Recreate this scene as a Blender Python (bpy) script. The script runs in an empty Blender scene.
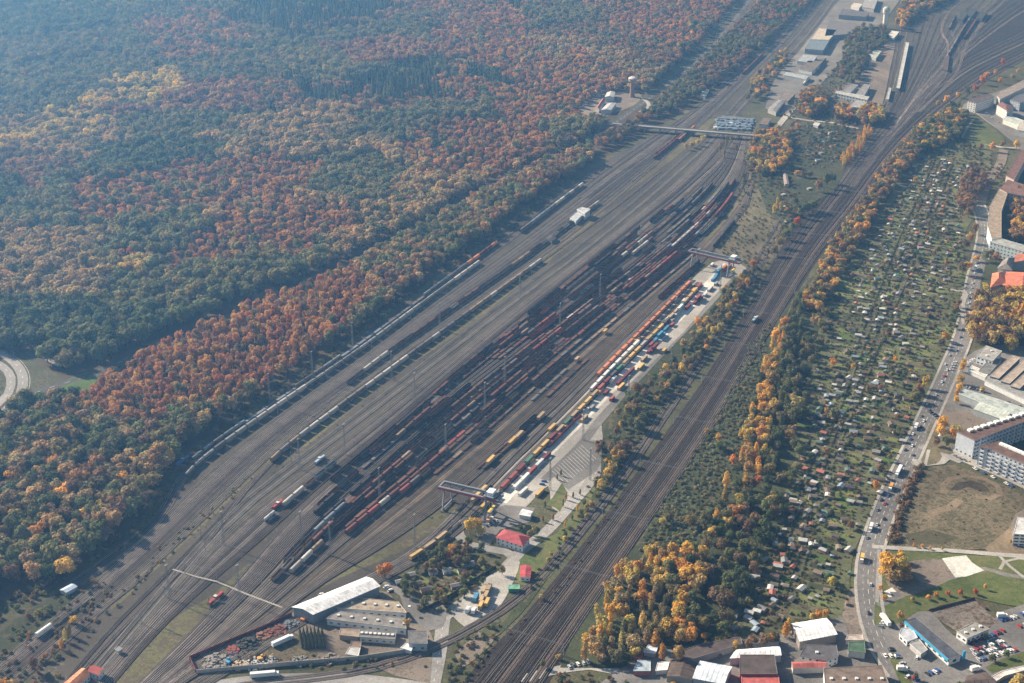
import bpy, math, random
import numpy as np
from mathutils import Vector, Matrix
R = math.radians
random.seed(7); rng = np.random.default_rng(7)
S = bpy.context.scene
COL = S.collection
# ------------------------------------------------------------------ camera
CAM_H = 560.0
FPX = 1422.0
PITCH = R(24.6)
cam_d = bpy.data.cameras.new('camera'); cam = bpy.data.objects.new('camera', cam_d); COL.objects.link(cam)
cam.location = (0, 0, CAM_H); cam.rotation_euler = (R(90) - PITCH, 0, 0)
cam_d.sensor_width = 36.0; cam_d.lens = FPX / 1024 * 36.0; cam_d.clip_start = 1.0; cam_d.clip_end = 30000
S.camera = cam
# ------------------------------------------------------------------ sky, sun, exposure
SUN_EL = R(30.0)
SH = Vector((0.84, -0.54, 0)).normalized()          # direction in which shadows fall on the ground
W = bpy.data.worlds.new('World'); S.world = W; W.use_nodes = True
nt = W.node_tree
for n in list(nt.nodes): nt.nodes.remove(n)
wo = nt.nodes.new('ShaderNodeOutputWorld'); bg = nt.nodes.new('ShaderNodeBackground'); sk = nt.nodes.new('ShaderNodeTexSky')
sk.sky_type = 'NISHITA'; sk.sun_disc = False; sk.sun_elevation = SUN_EL
sunv = Vector((-SH.x, -SH.y, 0))
sk.sun_rotation = math.atan2(sunv.x, sunv.y)
sk.air_density = 1.2; sk.dust_density = 1.0; sk.ozone_density = 2.0
bg.inputs['Strength'].default_value = 0.055
nt.links.new(sk.outputs[0], bg.inputs[0]); nt.links.new(bg.outputs[0], wo.inputs['Surface'])
sd = bpy.data.lights.new('sun', 'SUN'); sd.energy = 5.0; sd.angle = R(0.5); sd.color = (1.0, 0.93, 0.85)
so = bpy.data.objects.new('sun', sd); COL.objects.link(so)
so.rotation_euler = Vector((SH.x * math.cos(SUN_EL), SH.y * math.cos(SUN_EL), -math.sin(SUN_EL))).to_track_quat('-Z', 'Y').to_euler()
S.view_settings.view_transform = 'Standard'; S.view_settings.look = 'None'; S.view_settings.gamma = 1.0
S.view_settings.exposure = 1.05
try: S.view_settings.use_curve_mapping = False
except Exception: pass
S.render.engine = 'CYCLES'
S.cycles.max_bounces = 4; S.cycles.diffuse_bounces = 2; S.cycles.glossy_bounces = 2; S.cycles.transmission_bounces = 2
S.cycles.volume_bounces = 0; S.cycles.transparent_max_bounces = 4
S.cycles.use_denoising = True; S.cycles.denoising_prefilter = 'NONE'; S.cycles.denoising_input_passes = 'RGB_ALBEDO_NORMAL'; S.cycles.use_adaptive_sampling = False; S.cycles.sample_clamp_indirect = 2.0
HAZE = 0.00018
HAZE_COL = (0.20, 0.50, 1.0)

# ------------------------------------------------------------------ survey: points of the photograph taken to the ground
cP, sP = math.cos(PITCH), math.sin(PITCH)
def P(px, py, z=0.0):
    u, v = px - 512.0, py - 341.5
    dy, dz = FPX * cP - v * sP, -(FPX * sP + v * cP)
    t = (z - CAM_H) / dz
    return Vector((u * t, dy * t, z))
def proj(x, y, z=0.0):
    zc = y * cP - (z - CAM_H) * sP
    return 512.0 + FPX * x / zc, 341.5 - FPX * (y * sP + (z - CAM_H) * cP) / zc
def PL(pts, z=0.0): return [P(a, b, z) for a, b in pts]
def inside(pt, poly):
    x, y = pt[0], pt[1]; c = False; n = len(poly); j = n - 1
    for i in range(n):
        xi, yi, xj, yj = poly[i][0], poly[i][1], poly[j][0], poly[j][1]
        if (yi > y) != (yj > y) and x < (xj - xi) * (y - yi) / (yj - yi) + xi: c = not c
        j = i
    return c
def smooth(pts, step=18.0):
    """Catmull-Rom through ground points, resampled about every `step` metres"""
    p = [Vector((q[0], q[1], 0)) for q in pts]
    p = [p[0] * 2 - p[1]] + p + [p[-1] * 2 - p[-2]]
    out = []
    for i in range(1, len(p) - 2):
        n = max(1, int((p[i + 1] - p[i]).length / step))
        for k in range(n):
            t = k / n
            a, b, c, d = p[i - 1], p[i], p[i + 1], p[i + 2]
            out.append(0.5 * ((2 * b) + (c - a) * t + (2 * a - 5 * b + 4 * c - d) * t * t + (3 * b - a - 3 * c + d) * t ** 3))
    out.append(p[-2]); return out
def lengths(pl):
    L = [0.0]
    for a, b in zip(pl, pl[1:]): L.append(L[-1] + (b - a).length)
    return L
def at_len(pl, L, s):
    s = min(max(s, 0), L[-1] - 1e-3)
    k = int(np.searchsorted(L, s, side='right')) - 1; k = min(k, len(pl) - 2)
    t = (s - L[k]) / max(L[k + 1] - L[k], 1e-6)
    d = (pl[k + 1] - pl[k]).normalized()
    return pl[k].lerp(pl[k + 1], t), math.atan2(d.y, d.x)

# ------------------------------------------------------------------ materials
MATS = {}
def newmat(name):
    m = bpy.data.materials.new(name); m.use_nodes = True
    nt = m.node_tree
    b = nt.nodes['Principled BSDF']; b.inputs['Roughness'].default_value = 0.9
    b.inputs['Specular IOR Level'].default_value = 0.2
    return m, nt, b
def ramp(nt, fac, stops):
    r = nt.nodes.new('ShaderNodeValToRGB'); e = r.color_ramp.elements
    while len(e) > 1: e.remove(e[-1])
    e[0].position = stops[0][0]; e[0].color = (*stops[0][1], 1)
    for p, c in stops[1:]:
        x = e.new(p); x.color = (*c, 1)
    nt.links.new(fac, r.inputs[0]); return r.outputs[0]
def noise(nt, scale, detail=4, rough=0.6, vec=None, dist=0.0):
    n = nt.nodes.new('ShaderNodeTexNoise'); n.inputs['Scale'].default_value = scale
    n.inputs['Detail'].default_value = detail; n.inputs['Roughness'].default_value = rough
    n.inputs['Distortion'].default_value = dist
    if vec is None:
        g = nt.nodes.new('ShaderNodeNewGeometry'); vec = g.outputs['Position']
    nt.links.new(vec, n.inputs['Vector']); return n.outputs[0]
def mix(nt, fac, a, b, mode='MIX'):
    m = nt.nodes.new('ShaderNodeMix'); m.data_type = 'RGBA'; m.blend_type = mode
    for s, v in ((0, fac), (6, a), (7, b)):
        if hasattr(v, 'is_output'): nt.links.new(v, m.inputs[s])
        elif s == 0: m.inputs[0].default_value = v
        else: m.inputs[s].default_value = (*v, 1)
    return m.outputs[2]
def ground_mat(name, cols, s1=0.02, s2=0.3, fine=0.5, rough=0.95):
    """two noise scales over three colours: patches and fine grain"""
    if name in MATS: return MATS[name]
    m, nt, b = newmat(name)
    n1 = noise(nt, s1, 5, 0.65, dist=0.6); n2 = noise(nt, s2, 4, 0.7)
    f = nt.nodes.new('ShaderNodeMix'); f.data_type = 'FLOAT'; f.inputs[0].default_value = fine
    nt.links.new(n1, f.inputs[2]); nt.links.new(n2, f.inputs[3])
    k = len(cols)
    c = ramp(nt, f.outputs[0], [(0.40 + 0.20 * i / max(k - 1, 1), cc) for i, cc in enumerate(cols)])
    c = mix(nt, 1.0, c, ramp(nt, noise(nt, 1.1, 3, 0.75), [(0.3, (.72,) * 3), (0.7, (1.3,) * 3)]), 'MULTIPLY')
    c = mix(nt, 1.0, c, ramp(nt, noise(nt, 0.009, 3, 0.6, dist=1.0), [(0.38, (.78,) * 3), (0.62, (1.22,) * 3)]), 'MULTIPLY')
    nt.links.new(c, b.inputs['Base Color']); b.inputs['Roughness'].default_value = rough
    MATS[name] = m; return m
def flat(name, col, rough=0.7, metal=0.0, var=0.25, s=0.25):
    if name in MATS: return MATS[name]
    m, nt, b = newmat(name)
    n = noise(nt, s, 5, 0.65)
    a = tuple(x * (1 - var) for x in col); c2 = tuple(min(1, x * (1 + var)) for x in col)
    nt.links.new(ramp(nt, n, [(0.35, a), (0.65, c2)]), b.inputs['Base Color'])
    b.inputs['Roughness'].default_value = rough; b.inputs['Metallic'].default_value = metal
    MATS[name] = m; return m
def tinted(name, inst=False, rough=0.7, var=0.22, s=0.5, dirt=(0.10, 0.08, 0.06), da=0.25):
    """paint whose colour is each object's own (Object Info colour, or the copy's own colour attribute)"""
    if name in MATS: return MATS[name]
    m, nt, b = newmat(name)
    if inst:
        a = nt.nodes.new('ShaderNodeAttribute'); a.attribute_type = 'INSTANCER'; a.attribute_name = 'col'; c = a.outputs['Color']
    else:
        c = nt.nodes.new('ShaderNodeObjectInfo').outputs['Color']
    n = noise(nt, s, 4, 0.7)
    g = ramp(nt, n, [(0.3, (1 - var,) * 3), (0.7, (1 + var,) * 3)])
    c = mix(nt, 1.0, c, g, 'MULTIPLY')
    c = mix(nt, ramp(nt, noise(nt, s * 0.7, 3), [(0.45, (0, 0, 0)), (0.75, (da,) * 3)]), c, dirt)
    nt.links.new(c, b.inputs['Base Color']); b.inputs['Roughness'].default_value = rough
    MATS[name] = m; return m
def leaf_mat(name, inst):
    if name in MATS: return MATS[name]
    m, nt, b = newmat(name)
    if inst:
        a = nt.nodes.new('ShaderNodeAttribute'); a.attribute_type = 'INSTANCER'; a.attribute_name = 'col'; c = a.outputs['Color']
    else:
        c = nt.nodes.new('ShaderNodeObjectInfo').outputs['Color']
    t = nt.nodes.new('ShaderNodeAttribute'); t.attribute_name = 'tone'
    c = mix(nt, 1.0, c, t.outputs['Color'], 'MULTIPLY')
    nt.links.new(c, b.inputs['Base Color']); b.inputs['Roughness'].default_value = 0.8
    tr = nt.nodes.new('ShaderNodeBsdfTranslucent'); nt.links.new(c, tr.inputs['Color'])
    ms = nt.nodes.new('ShaderNodeMixShader'); ms.inputs[0].default_value = 0.32
    nt.links.new(b.outputs[0], ms.inputs[1]); nt.links.new(tr.outputs[0], ms.inputs[2])
    nt.links.new(ms.outputs[0], nt.nodes['Material Output'].inputs['Surface'])
    MATS[name] = m; return m

# ------------------------------------------------------------------ mesh helpers
class MB:
    def __init__(s): s.v = []; s.f = []; s.m = []
    def face(s, vs, m=0):
        k = len(s.v); s.v += [tuple(v) for v in vs]; s.f.append(tuple(range(k, k + len(vs)))); s.m.append(m); return s
    def prism(s, base, z0, z1, m=0, mt=None, top=None, bottom=False):
        """walls between the outline `base` (ccw) at z0 and `top` at z1, plus the top"""
        top = top or base; k = len(s.v); n = len(base)
        s.v += [(p[0], p[1], z0) for p in base] + [(p[0], p[1], z1) for p in top]
        for i in range(n):
            j = (i + 1) % n; s.f.append((k + i, k + j, k + n + j, k + n + i)); s.m.append(m)
        s.f.append(tuple(k + n + i for i in range(n))); s.m.append(m if mt is None else mt)
        if bottom: s.f.append(tuple(k + n - 1 - i for i in range(n))); s.m.append(m)
        return s
    def box(s, x0, x1, y0, y1, z0, z1, m=0, mt=None, top=None):
        b = [(x0, y0), (x1, y0), (x1, y1), (x0, y1)]
        return s.prism(b, z0, z1, m, mt, top, True)
    def bar(s, a, b, r, m=0, n=4):
        a, b = Vector(a), Vector(b); d = (b - a).normalized()
        u = d.orthogonal().normalized(); w = d.cross(u); k = len(s.v)
        for q in (a, b):
            for i in range(n):
                t = 2 * math.pi * (i + .5) / n; s.v.append(tuple(q + (u * math.cos(t) + w * math.sin(t)) * r))
        for i in range(n):
            j = (i + 1) % n; s.f.append((k + i, k + j, k + n + j, k + n + i)); s.m.append(m)
        s.f.append(tuple(k + i for i in range(n))[::-1]); s.f.append(tuple(k + n + i for i in range(n))); s.m += [m, m]
        return s
    def lathe(s, prof, m=0, n=12, c=(0, 0), mfun=None):
        k = len(s.v)
        for r, z in prof:
            for i in range(n):
                t = 2 * math.pi * i / n; s.v.append((c[0] + r * math.cos(t), c[1] + r * math.sin(t), z))
        for a in range(len(prof) - 1):
            for i in range(n):
                j = (i + 1) % n; s.f.append((k + a * n + i, k + a * n + j, k + (a + 1) * n + j, k + (a + 1) * n + i)); s.m.append(m if not mfun else mfun(a))
        s.f.append(tuple(k + (len(prof) - 1) * n + i for i in range(n))); s.m.append(m)
        return s
    def mesh(s, name, mats):
        me = bpy.data.meshes.new(name); me.from_pydata(s.v, [], s.f)
        for m in mats: me.materials.append(m)
        me.polygons.foreach_set('material_index', s.m); me.update(); return me
def obj(name, me, parent=None, loc=None, rz=0.0, col=None):
    o = bpy.data.objects.new(name, me)
    if loc is not None: o.location = loc
    if rz: o.rotation_euler = (0, 0, rz)
    if col is not None: o.color = (*col, 1)
    if parent is not None: o.parent = parent
    COL.objects.link(o); return o
def tag(o, label=None, cat=None, group=None, kind=None):
    for k, v in (('label', label), ('category', cat), ('group', group), ('kind', kind)):
        if v: o[k] = v
    return o
ALL = []          # things whose labels are made unique at the end: (object, label base, category)
def thing(name, loc, rz, label, cat, group=None, me=None, col=None):
    o = obj(name, me, None, loc, rz, col); tag(o, label, cat, group); ALL.append(o); return o
LAYER = [0.0]
def patch(name, pts, mat, step=14.0, curved=True, z=None):
    """one sheet of the setting, a few millimetres above the sheet laid before it"""
    g = PL(pts)
    if curved: g = smooth(g + [g[0]], step)[:-1]
    a = sum(p.x * q.y - q.x * p.y for p, q in zip(g, g[1:] + g[:1]))
    if a < 0: g = g[::-1]
    LAYER[0] += 0.006
    mb = MB(); mb.face([(p.x, p.y, LAYER[0] if z is None else z) for p in g])
    me = mb.mesh(name, [mat]); return tag(obj(name, me), kind='structure')
def ribbon(name, pts, width, mat, z=None, curved=True, kerb=0.0, world=False):
    pl = pts if world else PL(pts)
    pl = smooth(pl, 12) if curved else pl
    LAYER[0] += 0.006; zz = (LAYER[0] if z is None else z) + kerb
    L, Rr = [], []
    for i, p in enumerate(pl):
        d = (pl[min(i + 1, len(pl) - 1)] - pl[max(i - 1, 0)]).normalized(); nrm = Vector((-d.y, d.x, 0))
        L.append(p + nrm * width / 2); Rr.append(p - nrm * width / 2)
    mb = MB(); n = len(pl)
    for i in range(n - 1):
        mb.face([(Rr[i].x, Rr[i].y, zz), (Rr[i + 1].x, Rr[i + 1].y, zz), (L[i + 1].x, L[i + 1].y, zz), (L[i].x, L[i].y, zz)])
        if kerb:
            mb.face([(L[i].x, L[i].y, zz), (L[i + 1].x, L[i + 1].y, zz), (L[i + 1].x, L[i + 1].y, 0), (L[i].x, L[i].y, 0)])
            mb.face([(Rr[i].x, Rr[i].y, 0), (Rr[i + 1].x, Rr[i + 1].y, 0), (Rr[i + 1].x, Rr[i + 1].y, zz), (Rr[i].x, Rr[i].y, zz)])
    return tag(obj(name, mb.mesh(name, [mat])), kind='structure'), pl

# copies drawn by a geometry-node tree: only for masses past counting
def scatter(name, pts, protos, label, cat):
    """pts: list of (x, y, z, rz, sx, sy, sz, kind, (r,g,b))"""
    me = bpy.data.meshes.new(name); me.from_pydata([p[:3] for p in pts], [], [])
    def attr(n, t, vals, key):
        a = me.attributes.new(n, t, 'POINT'); a.data.foreach_set(key, np.array(vals, dtype=np.float32 if t != 'INT' else np.int32).ravel())
    attr('rotv', 'FLOAT_VECTOR', [(0, 0, p[3]) for p in pts], 'vector')
    attr('sclv', 'FLOAT_VECTOR', [p[4:7] for p in pts], 'vector')
    attr('idx', 'INT', [p[7] for p in pts], 'value')
    attr('col', 'FLOAT_COLOR', [(*p[8], 1) for p in pts], 'color')
    o = obj(name, me); tag(o, label, cat, None, 'stuff')
    src = bpy.data.collections.new(name + '_kinds')
    for i, pm in enumerate(protos): src.objects.link(bpy.data.objects.new('%s_kind_%02d' % (name, i), pm))
    g = bpy.data.node_groups.new(name + '_nodes', 'GeometryNodeTree')
    g.interface.new_socket('Geometry', in_out='INPUT', socket_type='NodeSocketGeometry')
    g.interface.new_socket('Geometry', in_out='OUTPUT', socket_type='NodeSocketGeometry')
    N = g.nodes.new; gi, go = N('NodeGroupInput'), N('NodeGroupOutput')
    ip, ci = N('GeometryNodeInstanceOnPoints'), N('GeometryNodeCollectionInfo')
    ci.inputs['Collection'].default_value = src; ci.inputs['Separate Children'].default_value = True; ci.inputs['Reset Children'].default_value = True
    def na(n, t):
        x = N('GeometryNodeInputNamedAttribute'); x.data_type = t; x.inputs[0].default_value = n
        return next(s for s in x.outputs if s.enabled and s.name == 'Attribute')
    ip.inputs['Pick Instance'].default_value = True
    l = g.links.new
    l(gi.outputs[0], ip.inputs['Points']); l(ci.outputs[0], ip.inputs['Instance'])
    l(na('idx', 'INT'), ip.inputs['Instance Index']); l(na('rotv', 'FLOAT_VECTOR'), ip.inputs['Rotation']); l(na('sclv', 'FLOAT_VECTOR'), ip.inputs['Scale'])
    l(ip.outputs[0], go.inputs[0])
    md = o.modifiers.new('copies', 'NODES'); md.node_group = g
    return o

# ------------------------------------------------------------------ the ground
M_earth = ground_mat('earth', [(0.035, 0.045, 0.02), (0.085, 0.075, 0.04), (0.05, 0.06, 0.026), (0.11, 0.095, 0.055), (0.03, 0.04, 0.018)], 0.02, 0.15)
mb = MB(); mb.face([(-4500, 250, 0), (5500, 250, 0), (5500, 8000, 0), (-4500, 8000, 0)])
tag(obj('ground', mb.mesh('ground', [M_earth])), kind='structure')
M_litter = ground_mat('leaf_litter', [(0.05, 0.04, 0.02), (0.08, 0.05, 0.03), (0.04, 0.045, 0.02)], 0.02, 0.2)
M_ballast = ground_mat('ballast', [(0.042, 0.036, 0.032), (0.070, 0.059, 0.051), (0.052, 0.048, 0.032), (0.10, 0.085, 0.073)], 0.02, 0.35, 0.6)
M_weeds = ground_mat('weedy_ballast', [(0.06, 0.058, 0.035), (0.12, 0.115, 0.05), (0.075, 0.062, 0.045), (0.15, 0.13, 0.07)], 0.03, 0.2)
M_dry = ground_mat('dry_grass', [(0.07, 0.07, 0.035), (0.12, 0.105, 0.06), (0.16, 0.13, 0.085)], 0.025, 0.25)
M_grass = ground_mat('grass_lawn', [(0.05, 0.075, 0.02), (0.085, 0.10, 0.032), (0.12, 0.115, 0.05)], 0.03, 0.25)
M_scrub = ground_mat('scrub_ground', [(0.025, 0.038, 0.018), (0.06, 0.065, 0.03), (0.03, 0.042, 0.018), (0.10, 0.085, 0.045)], 0.03, 0.2)
M_asph = ground_mat('asphalt', [(0.13, 0.125, 0.12), (0.19, 0.18, 0.17)], 0.03, 0.4)
M_conc = ground_mat('concrete_paving', [(0.26, 0.25, 0.23), (0.36, 0.34, 0.31)], 0.04, 0.3)
M_brightc = ground_mat('pale_concrete', [(0.42, 0.41, 0.37), (0.62, 0.60, 0.56)], 0.05, 0.3)
M_paint = flat('road_paint', (0.7, 0.7, 0.68), 0.6, 0, 0.1)
M_dirt = ground_mat('bare_soil', [(0.050, 0.050, 0.026), (0.088, 0.076, 0.044), (0.15, 0.12, 0.078), (0.06, 0.058, 0.030), (0.11, 0.092, 0.055)], 0.025, 0.15)
M_gravel = ground_mat('gravel_yard', [(0.11, 0.09, 0.07), (0.20, 0.165, 0.135), (0.14, 0.115, 0.09)], 0.05, 0.4)

YARD = [(-40,700),(-10,640),(60,590),(130,545),(163,500),(183,462),(258,408),(350,345),(430,286),(500,236),(560,190),(600,165),(650,135),(690,112),(730,80),(770,45),(805,15),(820,-20),(850,-20),(812,35),(775,80),(745,110),(742,135),(758,165),(752,200),(708,258),(662,312),(622,362),(575,405),(510,465),(460,520),(425,552),(370,582),(300,610),(262,634),(200,664),(160,690)]
patch('railway_yard_ground', YARD, M_ballast, 25)
# weedy strips between the groups of tracks
for pts in (
    [(120,575),(165,535),(205,505),(250,470),(300,435),(345,398),(352,400),(300,445),(262,470),(225,505),(190,538),(150,575),(110,610)],
    [(345,398),(440,330),(510,278),(560,240),(600,205),(606,212),(590,228),(540,268),(470,325),(400,372),(345,415),(300,450)],
    [(212,596),(238,572),(256,558),(244,575),(218,603),(176,648),(128,692),(100,700),(138,656),(172,620)],
    [(270,625),(330,565),(380,535),(440,508),(462,506),(446,522),(400,552),(340,578),(290,608)],
    [(610,195),(650,165),(690,130),(715,118),(705,132),(665,165),(630,190),(600,212)],
    [(672,118),(710,85),(745,60),(775,40),(760,70),(725,100),(700,120)],
    [(690,210),(735,175),(772,180),(800,215),(780,250),(752,262),(735,262),(708,245)],
    [(350,470),(420,415),(428,420),(360,476)], [(280,560),(300,550),(330,530),(326,540),(290,568)],
    [(620,290),(660,255),(664,262),(628,296)]):
    patch('weedy_strip', pts, M_weeds)
patch('scrubby_field', [(715,250),(735,205),(765,185),(790,215),(775,255),(755,275),(730,262)], M_dry)
patch('main_line_bed', [(440,720),(480,660),(520,620),(580,548),(640,468),(700,385),(745,312),(788,236),(820,192),(862,140),(875,110),(893,60),(905,20),(920,-20),(1060,-30),(1060,35),(1000,72),(950,102),(905,150),(868,200),(826,248),(782,318),(740,385),(700,450),(640,535),(590,610),(545,690),(520,720)], ground_mat('main_line_ballast', [(0.018, 0.014, 0.0125), (0.027, 0.021, 0.0185), (0.036, 0.028, 0.025)], 0.02, 0.35, 0.6), 25)
patch('depot_ground', [(862,140),(840,120),(850,80),(880,50),(900,20),(905,0),(1000,-20),(960,60),(905,110)], M_ballast)

# ------------------------------------------------------------------ tracks
def track_mat():
    m, nt, b = newmat('track_bed')
    uv = nt.nodes.new('ShaderNodeUVMap'); sx = nt.nodes.new('ShaderNodeSeparateXYZ'); nt.links.new(uv.outputs[0], sx.inputs[0])
    a = nt.nodes.new('ShaderNodeMath'); a.operation = 'PINGPONG'; a.inputs[1].default_value = 0.3; nt.links.new(sx.outputs[0], a.inputs[0])
    s = nt.nodes.new('ShaderNodeMath'); s.operation = 'GREATER_THAN'; s.inputs[1].default_value = 0.17; nt.links.new(a.outputs[0], s.inputs[0])
    v = nt.nodes.new('ShaderNodeMath'); v.operation = 'LESS_THAN'; v.inputs[1].default_value = 1.3
    va = nt.nodes.new('ShaderNodeMath'); va.operation = 'ABSOLUTE'; nt.links.new(sx.outputs[1], va.inputs[0]); nt.links.new(va.outputs[0], v.inputs[0])
    mm = nt.nodes.new('ShaderNodeMath'); mm.operation = 'MULTIPLY'; nt.links.new(s.outputs[0], mm.inputs[0]); nt.links.new(v.outputs[0], mm.inputs[1])
    oi = nt.nodes.new('ShaderNodeObjectInfo')
    g = ramp(nt, noise(nt, 0.08, 5, 0.7), [(0.32, (0.55,) * 3), (0.68, (1.55,) * 3)])
    c = mix(nt, 1.0, oi.outputs['Color'], g, 'MULTIPLY')
    sh = nt.nodes.new('ShaderNodeMath'); sh.operation = 'GREATER_THAN'; sh.inputs[1].default_value = 1.25; nt.links.new(va.outputs[0], sh.inputs[0])
    lt = mix(nt, 1.0, c, (2.0, 1.95, 1.9), 'MULTIPLY'); c = mix(nt, sh.outputs[0], c, lt)
    k = nt.nodes.new('ShaderNodeMath'); k.operation = 'MULTIPLY'; k.inputs[1].default_value = 0.08; nt.links.new(mm.outputs[0], k.inputs[0])
    c = mix(nt, k.outputs[0], c, (0.04, 0.03, 0.025))
    nt.links.new(c, b.inputs['Base Color']); return m
M_track = track_mat()
M_rail = flat('rail_steel', (0.20, 0.165, 0.14), 0.5, 0.0, 0.2)
M_rail_glint = flat('polished_rail_painted_glint', (0.42, 0.37, 0.33), 0.4, 0.0, 0.15)  # used rails: the sun's glint is put into this pale, non-metallic colour
TZ = [0.0]
def railway(pl, col=None, name='railway_track'):
    """sleepers and ballast on a low bed, two rails on top"""
    TZ[0] = (TZ[0] + 0.0045) % 0.25
    z = 0.28 + TZ[0]
    prof = [(-2.2, 0.30), (-1.75, z), (-1.25, z), (1.25, z), (1.75, z), (2.2, 0.30)]
    rails = [(-0.83, z + 0.004), (-0.80, z + 0.17), (-0.68, z + 0.17), (-0.65, z + 0.004)], [(0.65, z + 0.004), (0.68, z + 0.17), (0.80, z + 0.17), (0.83, z + 0.004)]
    v, f, mi, uv = [], [], [], []
    L = lengths(pl); n = len(pl)
    nr = []
    for i in range(n):
        d = (pl[min(i + 1, n - 1)] - pl[max(i - 1, 0)]).normalized(); nr.append(Vector((d.y, -d.x, 0)))
    for part, m in ((prof, 0), (rails[0], 1), (rails[1], 1)):
        k = len(v)
        for i, p in enumerate(pl):
            for t, zz in part:
                v.append((p.x + nr[i].x * t, p.y + nr[i].y * t, 0.0 if zz == 0.30 else zz)); uv.append((L[i], t))
        w = len(part)
        for i in range(n - 1):
            for j in range(w - 1):
                f.append((k + i * w + j + 1, k + (i + 1) * w + j + 1, k + (i + 1) * w + j, k + i * w + j)[::-1] if False else (k + i * w + j, k + i * w + j + 1, k + (i + 1) * w + j + 1, k + (i + 1) * w + j)); mi.append(m)
    me = bpy.data.meshes.new(name); me.from_pydata(v, [], f); me.materials.append(M_track); me.materials.append(M_rail_glint if random.random() < .45 else M_rail)
    me.polygons.foreach_set('material_index', mi)
    ul = me.uv_layers.new(name='UVMap'); li = np.zeros(len(me.loops), dtype=np.int32); me.loops.foreach_get('vertex_index', li)
    ul.data.foreach_set('uv', np.array(uv, dtype=np.float32)[li].ravel())
    k = random.uniform(0.6, 1.25)
    c = col or random.choice([(0.030, 0.025, 0.023), (0.042, 0.035, 0.032), (0.020, 0.017, 0.016), (0.085, 0.073, 0.065), (0.048, 0.046, 0.030), (0.028, 0.022, 0.020)])
    return tag(obj(name, me, col=tuple(x * k for x in c)), kind='structure')
def bundle(Lp, Rp, n, cols=None, z=0, pad=0.5):
    """n tracks spread evenly between two edge lines"""
    out = []
    a = smooth(PL(Lp), 20); b = smooth(PL(Rp), 20)
    la, lb = lengths(a), lengths(b); N = 60
    A = [at_len(a, la, la[-1] * i / N)[0] for i in range(N + 1)]
    # matching point on the right edge: nearest one, monotone
    B = []; s = 0
    bs = [at_len(b, lb, lb[-1] * i / 400)[0] for i in range(401)]
    for i, p in enumerate(A):
        d = (A[min(i + 1, N)] - A[max(i - 1, 0)]).normalized()
        k = min(range(s, 401), key=lambda q: abs((bs[q] - p).dot(d)) + 0.02 * (bs[q] - p).length)
        s = k; B.append(bs[k])
    for q in range(n):
        t = q / max(n - 1, 1)
        pl = [p.lerp(r, t) for p, r in zip(A, B)]
        # smooth a little
        for _ in range(2):
            pl = [pl[0]] + [(pl[i - 1] + pl[i] * 2 + pl[i + 1]) / 4 for i in range(1, N)] + [pl[-1]]
        railway(pl, cols[q % len(cols)] if cols else None); out.append(pl)
    return out

T_left = bundle([(60,590),(130,540),(163,510),(183,470),(258,415),(350,352),(430,293),(500,242),(560,196),(580,182)],
                [(66,596),(135,546),(168,515),(188,474),(263,418),(355,355),(435,296),(505,245),(565,199),(585,184)], 2)
T_arr = bundle([(-20,680),(30,640),(85,592),(140,545),(196,485),(268,424),(360,360),(440,300),(510,250),(590,190),(650,148),(700,112),(745,70),(790,25),(812,-10)],
               [(10,690),(50,655),(100,612),(155,565),(215,508),(280,445),(345,396),(440,328),(500,286),(585,224),(655,165),(708,118),(752,74),(797,27),(820,-10)], 9)
T_side = bundle([(572,196),(608,168),(645,142),(690,112),(735,74)], [(586,200),(622,173),(658,147),(700,114),(742,76)], 4)
T_mid = bundle([(60,690),(110,630),(150,590),(200,540),(258,478),(345,388),(440,318),(520,262),(600,203),(655,166)],
               [(66,690),(116,634),(156,594),(206,545),(265,468),(352,400),(450,328),(530,270),(604,216),(660,172)], 2)
T_main = bundle([(70,700),(125,632),(170,582),(223,517),(340,428),(500,305),(600,230),(690,153),(720,122),(765,72),(808,24),(835,-12)],
                [(78,700),(133,634),(178,584),(230,520),(347,431),(507,308),(607,233),(697,156),(727,124),(772,74),(815,26),(842,-12)], 2, [(0.095, 0.09, 0.083), (0.075, 0.07, 0.065)])
T_C = bundle([(82,700),(134,638),(182,584),(240,520),(352,436),(512,312),(610,237),(680,180),(730,126)],
             [(98,700),(136,654),(168,619),(208,583),(262,538),(313,490),(384,432),(440,383),(512,322),(625,232),(690,180),(736,128)], 8)
T_D1 = bundle([(124,700),(176,650),(216,608),(244,575),(264,550),(315,497),(388,435),(444,386),(516,326),(629,235),(690,184),(728,150),(740,128)],
              [(134,700),(186,654),(226,615),(250,592),(270,572),(310,524),(373,470),(450,402),(520,348),(640,256),(700,205),(728,170),(744,130)], 6)
T_D2 = bundle([(138,700),(190,657),(230,618),(254,596),(274,575),(314,530),(378,474),(455,408),(524,353),(642,262),(702,210),(732,172),(746,132)],
              [(146,703),(198,664),(236,636),(262,612),(300,580),(345,540),(405,492),(480,428),(560,358),(650,283),(702,238),(735,200),(750,165),(750,132)], 10)
T_E = bundle([(140,700),(195,665),(238,638),(270,615),(308,584),(352,544),(412,494),(486,432),(565,362),(655,287),(708,242),(740,204),(756,166),(754,132)],
             [(150,705),(215,662),(262,632),(305,592),(350,566),(405,532),(448,500),(503,452),(562,400),(612,350),(662,300),(702,262),(748,205)], 8, [(0.065, 0.052, 0.033), (0.045, 0.036, 0.029), (0.08, 0.062, 0.042), (0.032, 0.027, 0.023)])
T_F = bundle([(140,715),(200,680),(240,655),(290,622),(340,592),(390,566),(428,540),(460,508),(512,455),(566,402),(615,352),(665,302),(690,278)],
             [(160,715),(210,684),(248,660),(296,628),(348,598),(398,573),(440,547),(476,517),(524,468),(576,416),(622,368),(672,318),(702,285)], 4, [(0.085, 0.077, 0.069), (0.055, 0.048, 0.042)])
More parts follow.
